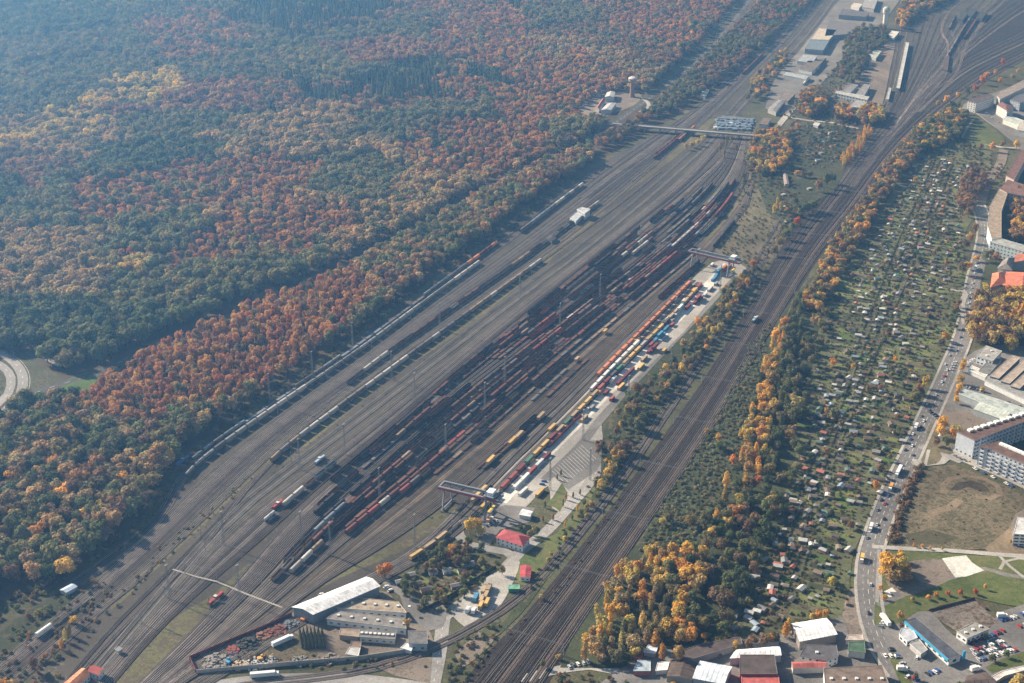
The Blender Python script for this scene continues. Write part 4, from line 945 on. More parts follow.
B('storage_building', 'square grey roofed storehouse beside the junction', 'storage', [(408.5,631.5),(427,631.5),(427,644),(409,643.5)], 6, (.35,.42,.50), (.14,.135,.135), win=(1,4,2,1.4))
B('site_cabin', 'small pale cabin inside the scrap yard', 'cabin', [(346,654),(350,648),(360,648.5),(358,656)], 3, (.4,.4,.4), (.45,.44,.42))
B('site_cabin', 'small brown cabin behind the pale cabin', 'cabin', [(350,647),(352,642),(361,642.5),(360,648)], 3, (.25,.2,.17), (.17,.12,.09))
B('site_cabin', 'white cabin beside the grey storehouse', 'cabin', [(401,648),(406,644),(413,646),(411,651)], 3, (.6,.6,.58), (.66,.66,.66))
B('office_building', 'white terminal office under a hipped red roof', 'office', [(496.5,537.5),(504.5,529.5),(529.5,537),(522.5,545.5)], 6, (.62,.64,.66), (.36,.075,.085), 'hip', 3.2, win=(2,3.2,1.3,1.5), over=.7)
B('gatehouse', 'small white house with a bright red roof beside the single track', 'house', [(520.5,577),(521,566),(531,566.5),(530,577.5)], 3.5, (.68,.70,.72), (.38,.07,.08), 'gable', 1.0, over=.5, win=(1,3,1.2,1.2))
B('shed', 'green shed beside the small red roofed house', 'shed', [(508.5,589),(509,585.5),(519,585.5),(519,589)], 3, (.05,.22,.12), (.16,.34,.24))
B('kiosk', 'pale flat kiosk behind the office', 'kiosk', [(519.5,514.5),(523,509),(532.5,511.5),(530,516.5)], 3.5, (.6,.6,.62), (.60,.62,.64), 'gable', 1.0)
B('bungalow', 'long orange roofed building at the bottom edge', 'building', [(62,685),(81.5,668.5),(89.5,674.5),(72,692)], 4.5, (.6,.6,.62), (.50,.20,.10), 'gable', 2.2, win=(1,3,1.3,1.3))
B('bungalow', 'small dark red roofed house beside the orange roofed building', 'house', [(88,671),(93,665.5),(104,669),(99,675)], 4.5, (.62,.64,.68), (.30,.06,.05), 'gable', 1.6, win=(1,2.5,1.2,1.2))
B('track_hut', 'small blue roofed hut at the edge of the woods', 'hut', [(60,590),(71,584),(77,586.5),(66,592.5)], 3, (.4,.42,.45), (.42,.50,.62), 'gable', .9)
B('signal_cabin', 'low grey hut between the near running lines', 'hut', [(115,649),(118,647),(122,649),(118.5,651.5)], 3, (.3,.3,.3), (.2,.2,.2))
B('signal_box', 'white signal building on the grass strip in mid yard', 'signal box', [(570,218),(576,213),(582,215),(576,221)], 5, (.6,.64,.68), (.52,.56,.60), win=(1,3,1.6,1.2))
B('signal_box', 'taller white signal tower behind the signal building', 'signal box', [(577,209.5),(582,207.5),(590,209.5),(585,213.5)], 8, (.62,.66,.72), (.55,.58,.62), win=(2,3,1.6,1.2))
B('track_hut', 'dark hut on the grass strip in mid yard', 'hut', [(546,238),(550,235),(556,237.5),(552,241)], 4, (.12,.12,.11), (.10,.09,.08), 'gable', 1)
# lower right corner
B('long_hall', 'long dark roofed shop hall with a bright blue edge', 'hall', [(905.5,621.5),(915.5,618),(960.5,655.5),(949,660)], 5, (.62,.64,.66), (.075,.08,.095), win=(1,5,3,2.2), over=.2)
B('showroom', 'small white fronted showroom left of the long dark hall', 'showroom', [(899.5,634.5),(902,629),(911,628),(917,638),(907,641.5)], 4, (.7,.7,.7), (.42,.44,.47), win=(1,4,2.4,1.8))
B('shed', 'grey shed behind the small showroom', 'shed', [(910,644),(919,640),(927,650),(921,654)], 4, (.4,.4,.4), (.30,.30,.29))
B('workshop', 'grey and white flat workshop beside the car lot', 'workshop', [(957,631.5),(974,623),(989,629),(967,638.5)], 5, (.72,.73,.75), (.25,.24,.22), vents=3, win=(1,4,2.4,1.6))
B('striped_block', 'white multi storey building at the right edge beside the gravel lane', 'building', [(1014,534),(1018,518),(1045,520),(1045,536)], 10, (.75,.75,.75), (.5,.5,.5), win=(4,4,3.4,1.2))
B('warehouse', 'big pale metal roofed warehouse at the bottom edge', 'warehouse', [(693,678),(700.5,661),(731.5,667),(724,684)], 6, (.30,.34,.38), (.62,.68,.74), 'gable', 1.8, axis=None)
B('warehouse', 'dark roofed hall with a red band at its foot', 'warehouse', [(740,674),(740.5,655.5),(774,655.5),(777,674)], 7, (.40,.09,.07), (.085,.065,.06))
B('canopy', 'red flat roof below the dark hall', 'shed', [(742,683),(742,676),(778,676),(779,684)], 5.5, (.35,.08,.07), (.40,.10,.09))
B('warehouse', 'long white roofed hall behind the dark hall', 'warehouse', [(730.5,658),(737,650),(779,646.5),(781,655)], 6, (.45,.47,.50), (.80,.80,.80), 'gable', .8)
B('market_hall', 'large white roofed hall beside the allotments', 'hall', [(792,624),(826,618.5),(836.5,634),(800,641)], 7, (.25,.22,.20), (.78,.79,.79), 'gable', 1.6, over=.6)
B('store', 'white walled store with a dark recessed roof', 'store', [(800,656),(806,645.5),(836,646),(838,656.5),(828,661)], 6, (.72,.72,.70), (.10,.095,.10), win=(2,4,1.6,1.4), vents=1)
B('store', 'low red tiled building below the white walled store', 'store', [(793,668),(792,662),(826,661.5),(826,667)], 5, (.55,.5,.46), (.42,.13,.11), 'gable', 1.2)
B('store', 'small green roofed building beside the street', 'store', [(848.5,651),(849,643),(864,642),(865,653)], 5, (.45,.45,.42), (.07,.12,.075))
B('works_hall', 'wide brown roofed works hall at the bottom edge beside the street', 'hall', [(826,690),(824,669),(882,666),(890,690)], 7, (.62,.64,.66), (.17,.13,.105), vents=5)
B('garage', 'pale garage beside the small green roofed building', 'garage', [(846,640),(848,636),(862,635),(863,640)], 4, (.5,.45,.4), (.40,.34,.30))
B('warehouse', 'long dark roofed shed beside the orange grove', 'shed', [(677,653),(700,645),(740,638),(742,644),(703,656),(682,662)], 5, (.35,.32,.30), (.09,.07,.065))
B('warehouse', 'low dark hall behind the white roofed hall', 'shed', [(741,645),(745,640),(778,636),(779,642)], 4, (.3,.28,.26), (.12,.10,.09))
B('workshop', 'grey roofed workshop with a red end wall at the bottom edge', 'workshop', [(634,671),(638,661),(650,661.5),(650,671)], 4, (.42,.14,.12), (.34,.40,.44))
B('workshop', 'brown roofed workshop beside the pale metal warehouse', 'workshop', [(667,676),(672,660),(697,663),(692,680)], 5, (.3,.28,.26), (.10,.075,.065), 'gable', 1.6)
B('shed', 'white shed beside the red ended workshop', 'shed', [(656,671),(658,663),(669,662),(667,670)], 3.5, (.5,.5,.5), (.68,.68,.68))
B('shed', 'pale shed roof in the shade of the orange grove', 'shed', [(644,652),(649,645),(658,647),(655,653.5)], 3.5, (.4,.4,.42), (.55,.60,.66))
B('shed', 'dark red shed beside the orange grove', 'shed', [(634,657),(638,650),(643,651),(641,658)], 3.5, (.3,.1,.1), (.22,.07,.06))
B('garage', 'brown roofed house near the bottom right corner', 'house', [(962,690),(968,676),(986,672),(1000,690)], 5, (.4,.36,.33), (.10,.075,.065), 'gable', 1.6)
B('wall_shed', 'long pale roofed garage row near the bottom right corner', 'garage', [(985,681),(1002,672),(1035,664),(1036,667),(1004,676),(990,685)], 3, (.45,.36,.3), (.6,.55,.5))
# works and flats on the right edge
B('works_office', 'white two storey works office among the big trees', 'office', [(977,356),(986,346),(1001.5,351.5),(992.5,361)], 8, (.68,.72,.76), (.32,.31,.29), win=(2,3.2,2.0,1.6), vents=2)
B('works_annex', 'pale flat annex below the works office', 'workshop', [(968.5,370),(972,366),(989,373),(985,377.5)], 4, (.55,.58,.58), (.50,.50,.46))
B('works_hall', 'grey link hall between the works office and the saw tooth roofs', 'workshop', [(979,371),(991,358),(1001,360),(989,374)], 5, (.4,.42,.42), (.17,.17,.16))
for i, (x0, y0) in enumerate(((990,376),(1001,381),(1011,386))):
    B('works_hall', ['first', 'second', 'third'][i] + ' brown roofed bay of the saw tooth works', 'hall', [(x0,y0),(x0+22,y0-20),(x0+30,y0-18),(x0+8.5,y0+2.5)], 7, (.12,.16,.20), (.36,.30,.25))
B('works_hall', 'long white edged low hall below the saw tooth works', 'hall', [(985,380.5),(988,376.5),(1030,395),(1030,402)], 5, (.62,.65,.66), (.26,.26,.25))
B('sorting_hall', 'long pale green barrel roofed hall', 'hall', [(959,394),(964,389.5),(996,399),(1040,414),(1040,424),(992,407)], 6, (.38,.42,.43), (.36,.40,.385))
B('sorting_hall', 'broad pale roofed hall in front of the long barrel roofed hall', 'hall', [(974,409),(981.5,401),(1012,411.5),(1004,420)], 6, (.33,.36,.36), (.46,.50,.455), 'gable', .8)
B('apartment_block', 'white balconied apartment block with a brown flat roof at the corner', 'apartments', [(957,432),(966,431),(1030,412),(1034,418),(974.5,440.5)], 17, (.46,.50,.56), (.13,.08,.065), win=(5,3.6,1.7,1.6))
B('apartment_block', 'brown flat roofed apartment block in front of the corner block', 'apartments', [(979.5,446.5),(999,442),(1040,462),(1040,471),(992,450)], 17, (.42,.47,.54), (.13,.08,.065), win=(5,3.6,1.7,1.6))
B('kiosk', 'small white kiosk between two orange trees', 'kiosk', [(938.5,436),(940,433),(943.5,434),(943,437)], 3.5, (.7,.7,.72), (.72,.70,.72), 'gable', .8)
B('courtyard_block', 'long curved brown roofed apartment wing beside the street', 'apartments', [(992,239),(988,226),(990,206),(999,190),(1007,194),(1001,212),(1001,238)], 15, (.50,.60,.66), (.40,.32,.24), win=(4,4,1.6,1.6))
B('courtyard_block', 'pale wing closing the courtyard of the long apartment block', 'apartments', [(990,242),(1001.5,239),(1040,250),(1040,256)], 15, (.50,.60,.64), (.42,.44,.42), win=(4,4,1.6,1.6))
B('courtyard_block', 'upper wing of the long apartment block at the right edge', 'apartments', [(1000,189),(1008,180),(1040,190),(1040,199),(1007,193)], 15, (.45,.40,.38), (.24,.14,.11), win=(4,4,1.6,1.6))
B('courtyard_block', 'dark narrow roofed wing above the long apartment block', 'apartments', [(1006,176),(1022,150),(1030,150),(1014,180)], 15, (.5,.45,.42), (.22,.12,.10))
B('villa', 'red roofed villa below the long apartment block', 'house', [(991,287),(993,273.5),(1003,271.5),(1006,283)], 10, (.50,.44,.38), (.50,.17,.10), 'hip', 4, win=(3,3,1.2,1.5), over=.8)
B('villa', 'long red roofed house at the right edge', 'house', [(1003,285),(1007,272),(1040,281),(1040,294)], 10, (.50,.44,.38), (.46,.15,.09), 'gable', 4.5, win=(3,3,1.2,1.5), over=.8)
B('villa', 'grey roofed house above the red roofed villa', 'house', [(998,268),(1004,260),(1014,258),(1012,270)], 10, (.66,.62,.52), (.20,.18,.17), 'hip', 4, over=.8)
B('villa', 'red roofed house beyond the grey roofed house', 'house', [(1014,262),(1018,252),(1040,248),(1040,264)], 10, (.5,.45,.4), (.48,.18,.11), 'gable', 4, over=.8)
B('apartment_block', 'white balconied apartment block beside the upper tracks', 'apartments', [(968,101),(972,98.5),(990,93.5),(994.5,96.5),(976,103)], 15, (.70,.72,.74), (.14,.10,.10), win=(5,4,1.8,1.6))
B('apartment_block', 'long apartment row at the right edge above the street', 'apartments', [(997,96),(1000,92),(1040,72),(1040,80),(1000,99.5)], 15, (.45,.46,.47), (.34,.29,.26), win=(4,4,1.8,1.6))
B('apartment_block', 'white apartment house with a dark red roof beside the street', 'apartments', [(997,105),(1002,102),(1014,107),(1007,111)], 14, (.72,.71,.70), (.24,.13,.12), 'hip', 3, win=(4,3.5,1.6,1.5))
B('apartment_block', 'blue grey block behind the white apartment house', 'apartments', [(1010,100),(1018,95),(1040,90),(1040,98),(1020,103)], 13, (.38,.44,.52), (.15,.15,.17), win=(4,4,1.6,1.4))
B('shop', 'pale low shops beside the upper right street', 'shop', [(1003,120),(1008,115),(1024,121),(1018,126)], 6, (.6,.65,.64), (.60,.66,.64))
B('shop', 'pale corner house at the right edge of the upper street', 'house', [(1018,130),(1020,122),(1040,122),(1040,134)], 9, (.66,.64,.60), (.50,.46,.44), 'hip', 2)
# industrial sheds at the top
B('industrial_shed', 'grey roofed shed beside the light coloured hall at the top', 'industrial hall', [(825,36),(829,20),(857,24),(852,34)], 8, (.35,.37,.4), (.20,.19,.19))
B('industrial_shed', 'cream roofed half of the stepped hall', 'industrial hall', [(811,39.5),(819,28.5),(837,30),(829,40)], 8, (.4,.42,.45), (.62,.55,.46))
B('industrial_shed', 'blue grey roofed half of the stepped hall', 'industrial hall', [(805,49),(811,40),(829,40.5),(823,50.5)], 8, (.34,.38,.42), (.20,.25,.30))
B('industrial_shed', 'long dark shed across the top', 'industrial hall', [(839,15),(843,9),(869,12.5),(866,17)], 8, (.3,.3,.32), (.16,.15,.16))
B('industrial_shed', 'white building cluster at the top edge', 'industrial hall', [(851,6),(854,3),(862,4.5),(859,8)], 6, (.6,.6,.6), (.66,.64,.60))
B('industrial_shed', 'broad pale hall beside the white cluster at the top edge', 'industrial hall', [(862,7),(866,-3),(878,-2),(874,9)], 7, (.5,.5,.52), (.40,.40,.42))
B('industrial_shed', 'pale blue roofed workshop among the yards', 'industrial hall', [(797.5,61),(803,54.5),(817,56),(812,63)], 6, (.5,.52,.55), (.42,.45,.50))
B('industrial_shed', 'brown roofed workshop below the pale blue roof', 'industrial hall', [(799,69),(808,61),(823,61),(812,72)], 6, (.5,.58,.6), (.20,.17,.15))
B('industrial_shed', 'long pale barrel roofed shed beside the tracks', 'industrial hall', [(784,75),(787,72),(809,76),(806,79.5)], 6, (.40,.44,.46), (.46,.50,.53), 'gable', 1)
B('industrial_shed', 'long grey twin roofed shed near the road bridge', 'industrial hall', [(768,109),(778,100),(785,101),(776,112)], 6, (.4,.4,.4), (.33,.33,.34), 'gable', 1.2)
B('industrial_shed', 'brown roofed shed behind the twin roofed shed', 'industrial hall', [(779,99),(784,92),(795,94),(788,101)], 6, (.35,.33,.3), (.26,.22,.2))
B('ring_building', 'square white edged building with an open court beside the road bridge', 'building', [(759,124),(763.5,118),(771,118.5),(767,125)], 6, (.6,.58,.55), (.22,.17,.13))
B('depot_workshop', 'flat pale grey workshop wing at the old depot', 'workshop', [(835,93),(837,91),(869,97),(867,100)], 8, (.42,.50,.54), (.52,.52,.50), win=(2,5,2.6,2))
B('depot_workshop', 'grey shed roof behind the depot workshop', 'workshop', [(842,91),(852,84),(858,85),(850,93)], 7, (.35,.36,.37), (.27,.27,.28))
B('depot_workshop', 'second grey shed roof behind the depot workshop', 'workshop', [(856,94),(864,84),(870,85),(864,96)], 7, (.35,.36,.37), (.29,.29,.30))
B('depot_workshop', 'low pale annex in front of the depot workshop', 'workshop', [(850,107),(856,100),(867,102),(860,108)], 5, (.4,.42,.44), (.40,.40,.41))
B('depot_house', 'white flat roofed house right of the water tower', 'house', [(887,36.5),(892,31),(899,32),(894,38)], 6, (.35,.42,.45), (.78,.76,.72))
B('depot_house', 'pale green roofed house among the depot trees', 'house', [(869,55),(874,50.5),(881,51.5),(876,58)], 6, (.35,.40,.42), (.50,.54,.50))
B('platform_roof', 'long narrow white canopy over the depot platform', 'canopy', [(896.5,88),(905.8,42.5),(908.8,43),(899.5,88.5)], 5, (.25,.27,.30), (.60,.60,.60))
B('depot_shed', 'short narrow shed below the depot canopy', 'shed', [(886,99),(889,88),(891,88.5),(888.5,99.5)], 4, (.3,.32,.35), (.5,.5,.5))
B('depot_shed', 'dark shed standing alone among the depot tracks', 'shed', [(943,69),(944.5,55),(949,56),(947.5,70)], 4, (.1,.1,.1), (.13,.09,.08))
for i, (x, y) in enumerate(((957,14),(966,10),(976,13))):
    B('depot_shed', ['first', 'second', 'third'][i] + ' dark engine shed in the top depot', 'shed', [(x,y+5),(x+5,y-2),(x+11,y-1),(x+6,y+6)], 6, (.12,.12,.12), (.07,.07,.07))
# clearing in the forest
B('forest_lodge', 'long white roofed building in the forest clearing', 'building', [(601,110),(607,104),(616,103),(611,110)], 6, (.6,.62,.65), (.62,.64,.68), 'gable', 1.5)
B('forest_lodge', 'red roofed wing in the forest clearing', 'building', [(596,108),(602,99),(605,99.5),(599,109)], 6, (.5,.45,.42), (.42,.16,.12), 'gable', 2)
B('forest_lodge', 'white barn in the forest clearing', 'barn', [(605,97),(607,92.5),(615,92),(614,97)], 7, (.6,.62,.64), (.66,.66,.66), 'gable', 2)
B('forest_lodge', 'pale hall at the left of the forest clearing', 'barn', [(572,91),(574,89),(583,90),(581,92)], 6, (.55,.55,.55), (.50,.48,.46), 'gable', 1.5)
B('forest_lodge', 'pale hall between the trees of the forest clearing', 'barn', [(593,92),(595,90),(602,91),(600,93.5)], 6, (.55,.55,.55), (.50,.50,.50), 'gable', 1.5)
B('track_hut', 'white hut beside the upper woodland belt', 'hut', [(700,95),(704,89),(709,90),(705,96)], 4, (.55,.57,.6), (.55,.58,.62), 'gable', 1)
B('canopy', 'pale roof strip in the small upper gardens', 'shed', [(813,124.5),(815,122.5),(820,123.5),(818,126)], 4, (.5,.5,.5), (.66,.66,.66))
B('barn', 'pinkish roofed house in the scrub left of the upper main line', 'house', [(785,184),(783,173),(787,173.5),(789,184.5)], 4, (.4,.35,.32), (.40,.33,.30), 'gable', 1)

# water tower, forest tower
c = P(884.5, 28.5)
t = thing('water_tower', (c.x, c.y, 0), 0, 'tall white round water tower with a domed head above the depot', 'water tower')
Mtow = cm((.66, .64, .60), 'tower')
mb = MB(); mb.lathe([(5.2, 0), (4.6, 4), (4.3, 12), (4.2, 24), (4.4, 26)], n=20); obj('shaft', mb.mesh('shaft', [Mtow]), t)
mb = MB(); mb.lathe([(4.4, 26), (6.0, 28.5), (6.2, 31), (6.2, 35)], n=20); obj('tank', mb.mesh('tank', [cm((.60, .62, .62), 'tower')]), t)
mb = MB(); mb.lathe([(6.5, 35.01), (5.6, 37), (4.0, 38.6), (2.0, 39.5), (.2, 39.8)], n=20); obj('roof', mb.mesh('roof', [cm((.42, .47, .44), 'roof')]), t)
for k in range(6):
    a = R(-150 + k * 24); obj('window', window_mesh(.9, 1.6), t, (6.2 * math.cos(a), 6.2 * math.sin(a), 31.5), a + R(90))
c = P(632, 97)
t = thing('brick_tower', (c.x, c.y, 0), 0, 'old brick tower with a wide pale cap at the forest clearing', 'tower')
mb = MB(); mb.lathe([(4.2, 0), (3.6, 6), (3.3, 22)], n=16); obj('shaft', mb.mesh('shaft', [cm((.28, .17, .13), 'tower')]), t)
mb = MB(); mb.lathe([(3.4, 22), (6.2, 24.5), (6.2, 29)], n=16); obj('tank', mb.mesh('tank', [cm((.34, .28, .25), 'tower')]), t)
mb = MB(); mb.lathe([(6.8, 29.01), (4.0, 30.6), (.3, 31.4)], n=16); obj('roof', mb.mesh('roof', [cm((.52, .52, .52), 'roof')]), t)

# blue edge of the long hall, its glass entrance
# road bridge across the tracks
a, b = P(614, 123.6, 7), P(757, 135.5, 7); d = b - a; L = d.length; rz = math.atan2(d.y, d.x)
t = thing('road_bridge', (a.x, a.y, 0), rz, 'long low concrete road bridge crossing all the tracks', 'bridge')
mb = MB(); mb.box(0, L, -5, 5, 6.0, 7.0, 0); mb.box(-30, -.01, -5, 5, 0, 6.9, 0, top=[(-.01 - 30 + 10, -5), (-.01, -5), (-.01, 5), (-20, 5)]); obj('deck', mb.mesh('deck', [cm((.20, .195, .19), 'deck')]), t)
mb = MB(); mb.box(0, L, -3.6, 3.6, 7.004, 7.02, 0); obj('roadway', mb.mesh('roadway', [M_road]), t)
mb = MB(); mb.box(0, L, -.12, .12, 7.01, 8.0, 0); par = mb.mesh('parapet', [cm((.36, .36, .35), 'deck')])
obj('parapet', par, t, (0, -4.8, 0)); obj('parapet', par, t, (0, 4.8, 0))
mb = MB(); mb.box(-.5, .5, -4, 4, 0, 5.99, 0); pier = mb.mesh('pier', [cm((.30, .29, .28), 'deck')])
for k in range(1, int(L / 22)): obj('pier', pier, t, (k * 22, 0, 0))
# fence wall of the scrap yard
def wall_run(name, label, pts, h, col, th=.3, cat='wall', loc0=None):
    pl = PL(pts); o = None; mb = MB(); c = pl[0]
    for p, q in zip(pl, pl[1:]):
        d = (q - p).normalized(); n = Vector((-d.y, d.x, 0)) * th / 2; e = d * .001
        mb.prism([((v - c).x, (v - c).y) for v in (p - n + e, q - n - e, q + n - e, p + n + e)], 0, h, 0)
        L = (q - p).length; k = 0
        while k < L: 
            m_ = p + d * k - c; mb.box(m_.x - .28, m_.x + .28, m_.y - .28, m_.y + .28, 0, h + .15, 0); k += 6
    return thing(name, (c.x, c.y, 0), 0, label, cat, None, mb.mesh(name, [cm(col, 'masonry')]))
wall_run('boundary_wall', 'long pale concrete wall along the road side of the scrap yard', [(197,674),(250,669),(310,664),(360,660),(400,654),(418,650)], 3.2, (.34, .33, .32))
wall_run('boundary_fence', 'dark red steel fence along the track side of the scrap yard', [(196,673),(190,660),(230,643),(262,630),(292,616)], 3.2, (.16, .05, .045), .25, 'fence')
wall_run('boundary_fence', 'dark hedge-high fence along the garden triangle', [(420,612),(445,600),(470,583),(496,568)], 2.2, (.05, .06, .04), .5, 'fence')
wall_run('boundary_fence', 'dark fence beside the waste ground behind the long hall', [(929,611.5),(950,606),(974,599.5),(986,610)], 2.0, (.09, .06, .05), .3, 'fence')

# ------------------------------------------------------------------ goods wagons
M_body, M_bodyI = tinted('wagon_paint'), tinted('wagon_paint_mass', True)
M_under = flat('wagon_underframe', (0.05, 0.042, 0.038), 0.8)
M_load = flat('wagon_load', (0.12, 0.10, 0.085), 0.95, 0, .4, .6)
DUST = flat('dusty_roof', (0.26, 0.22, 0.20), 0.8)
WL = 14.0
def wag_body(kind, mb=None, L=WL):
    mb = mb or MB(); h = L / 2 - .55
    if kind == 'open':
        mb.box(-h, h, -1.45, 1.45, 1.25, 1.5, 0)
        for y0, y1 in ((-1.45, -1.33), (1.33, 1.45)): mb.box(-h, h, y0, y1, 1.501, 3.3, 0)
        for x0, x1 in ((-h, -h + .12), (h - .12, h)): mb.box(x0, x1, -1.325, 1.325, 1.501, 3.3, 0)
        for i in range(9):
            x = -h + .5 + i * (2 * h - 1) / 8
            for y in (-1.53, 1.455): mb.box(x - .08, x + .08, y, y + .075, 1.3, 3.25, 0)
        mb.face([(-h + .15, -1.3, 2.0), (h - .15, -1.3, 2.1), (h - .15, 1.3, 2.0), (-h + .15, 1.3, 2.2)], 1)
    elif kind == 'covered':
        prof = [(-1.45, 1.2), (1.45, 1.2), (1.45, 3.3), (1.05, 3.85), (0.4, 4.1), (-.4, 4.1), (-1.05, 3.85), (-1.45, 3.3)]
        k = len(mb.v)
        for x in (-h, h): mb.v += [(x, y, z) for y, z in prof]
        n = len(prof)
        for i in range(n): j = (i + 1) % n; mb.f.append((k + j, k + i, k + n + i, k + n + j)); mb.m.append(0)
        mb.f.append(tuple(k + i for i in range(n))); mb.f.append(tuple(k + n + i for i in range(n))[::-1]); mb.m += [0, 0]
        for x in (-h * .5, 0, h * .5): mb.box(x - .06, x + .06, -1.5, -1.452, 1.3, 3.2, 0); mb.box(x - .06, x + .06, 1.452, 1.5, 1.3, 3.2, 0)
    elif kind == 'tank':
        k = len(mb.v); n = 12; ring = [(-h, .5), (-h + .25, 1.1), (-h + .8, 1.35), (h - .8, 1.35), (h - .25, 1.1), (h, .5)]
        for x, r in ring:
            for i in range(n): a = 2 * math.pi * i / n; mb.v.append((x, r * math.cos(a), 2.65 + r * math.sin(a)))
        for q in range(len(ring) - 1):
            for i in range(n): j = (i + 1) % n; mb.f.append((k + q * n + i, k + q * n + j, k + (q + 1) * n + j, k + (q + 1) * n + i)); mb.m.append(0)
        mb.f.append(tuple(k + i for i in range(n))); mb.f.append(tuple(k + 5 * n + i for i in range(n))); mb.m += [0, 0]
        mb.box(-.5, .5, -.5, .5, 3.95, 4.25, 0)
    elif kind == 'flat':
        mb.box(-h, h, -1.35, 1.35, 1.15, 1.32, 0)
        for i in range(7):
            x = -h + .3 + i * (2 * h - .6) / 6
            for y in (-1.42, 1.36): mb.box(x - .06, x + .06, y, y + .06, 1.1, 2.3, 0)
    elif kind == 'skel':
        mb.box(-h, h, -.55, .55, .95, 1.18, 0)
        for i in range(5): x = -h + .4 + i * (2 * h - .8) / 4; mb.box(x - .2, x + .2, -1.25, 1.25, 1.0, 1.181, 0)
    return mb
def wag_under(mb=None, L=WL, m=0):
    mb = mb or MB(); h = L / 2
    mb.box(-h + .5, h - .5, -1.0, 1.0, .95, 1.14, m); mb.bar((-h, .9, 1.05), (-h + .5, .9, 1.05), .22, m, 6); mb.bar((-h, -.9, 1.05), (-h + .5, -.9, 1.05), .22, m, 6)
    mb.bar((h - .5, .9, 1.05), (h, .9, 1.05), .22, m, 6); mb.bar((h - .5, -.9, 1.05), (h, -.9, 1.05), .22, m, 6); return mb
def bogie(mb=None, x=0, m=0):
    mb = mb or MB()
    mb.box(x - 1.4, x + 1.4, -1.0, -.85, .45, .8, m); mb.box(x - 1.4, x + 1.4, .85, 1.0, .45, .8, m); mb.box(x - .25, x + .25, -.85, .85, .6, .94, m)
    for dx in (-.9, .9):
        for y in (-.8, .68):
            k = len(mb.v); n = 10
            for yy in (y, y + .12):
                for i in range(n): a = 2 * math.pi * i / n; mb.v.append((x + dx + .46 * math.cos(a), yy, .46 + .46 * math.sin(a)))
            for i in range(n): j = (i + 1) % n; mb.f.append((k + i, k + j, k + n + j, k + n + i)); mb.m.append(m)
            mb.f.append(tuple(k + i for i in range(n))); mb.f.append(tuple(k + n + i for i in range(n))); mb.m += [m, m]
    return mb
BOG = bogie().mesh('bogie', [M_under]); UND = wag_under().mesh('underframe', [M_under])
WK = ['open', 'covered', 'tank', 'flat', 'skel']
WBODY = {k: wag_body(k).mesh('body', [M_body, M_load]) for k in WK}
WMASS = []
for k in WK:
    mb = wag_body(k); mb.m = [0 if m == 0 else 2 for m in mb.m]; wag_under(mb, m=1); bogie(mb, -WL / 2 + 2.6, 1); bogie(mb, WL / 2 - 2.6, 1)
    WMASS.append(mb.mesh('wagon_mass_' + k, [M_bodyI, M_under, M_load]))
KW = {'open': 'open wagon', 'covered': 'covered wagon', 'tank': 'tank wagon', 'flat': 'stake wagon', 'skel': 'flat wagon'}
WC = {'darkred': (.13, .052, .043), 'red': (.24, .07, .06), 'brown': (.11, .06, .046), 'dark': (.035, .032, .034), 'grey': (.13, .12, .12), 'pale': (.42, .40, .37), 'tan': (.24, .18, .13), 'blue': (.10, .18, .32), 'green': (.06, .22, .12), 'orange': (.55, .20, .09), 'white': (.68, .68, .66), 'slate': (.16, .19, .23), 'dull': (.27, .28, .27), 'yellow': (.60, .40, .10)}
WN = {'darkred': 'dark red', 'red': 'bright red', 'brown': 'rusty brown', 'dark': 'blackish', 'grey': 'grey', 'pale': 'pale grey', 'tan': 'tan', 'blue': 'blue', 'green': 'green', 'orange': 'orange', 'white': 'white', 'slate': 'slate grey', 'dull': 'dull grey', 'yellow': 'yellow'}
WAG = []          # (x, y, rz, kind, colour name, train phrase)
def y_at(pl, py, L):
    """distance along a track where it crosses picture row py (a fixed ground point)"""
    ys = [proj(p.x, p.y)[1] for p in pl]
    for i in range(len(pl) - 1):
        if (ys[i] - py) * (ys[i + 1] - py) <= 0:
            t = (ys[i] - py) / ((ys[i] - ys[i + 1]) or 1); return L[i] + t * (L[i + 1] - L[i])
    return 0 if py > ys[0] else L[-1]
def train(pl, y0, y1, mixk, mixc, where, run=6, gap_p=0.0):
    L = lengths(pl); s = y_at(pl, y0, L) + WL / 2; e = y_at(pl, y1, L); k = c = None; left = 0
    while s < e:
        if left <= 0:
            left = random.randint(2, run); k = random.choice(mixk); c = random.choice(mixc)
            if random.random() < gap_p: s += WL * random.randint(1, 4); left = 0; continue
        cc = c if random.random() < .8 else random.choice(mixc)
        p, a = at_len(pl, L, s); WAG.append((p.x, p.y, a + (math.pi if random.random() < .5 else 0), k, cc, where)); left -= 1; s += WL + .5
dk = ['darkred', 'brown', 'dark', 'darkred', 'brown', 'brown', 'dark']
dkp = dk * 2 + ['grey', 'tan', 'pale', 'red', 'grey', 'slate', 'brown']
train(T_left[0], 462, 262, ['tank', 'tank', 'flat', 'tank'], ['slate', 'grey', 'slate', 'dull'], 'in the inner forest edge train')
train(T_left[1], 478, 282, ['tank', 'covered', 'covered'], ['dull', 'slate', 'grey', 'dull', 'pale'], 'in the outer forest edge train')
train(T_left[1], 282, 262, ['covered'], ['pale'], 'in the outer forest edge train')
train(T_left[0], 266, 246, ['covered'], ['orange', 'orange', 'darkred'], 'at the far end of the inner forest edge train')
train(T_left[1], 262, 186, ['tank', 'covered'], ['pale', 'slate', 'grey'], 'in the outer forest edge train', gap_p=.1)
train(T_mid[0], 386, 205, ['covered', 'covered', 'open'], ['brown', 'grey', 'tan', 'pale'], 'in the upper train beside the grass strip')
train(T_mid[1], 463, 262, ['covered', 'covered'], ['pale', 'grey', 'brown', 'tan'], 'in the long train beside the grass strip')
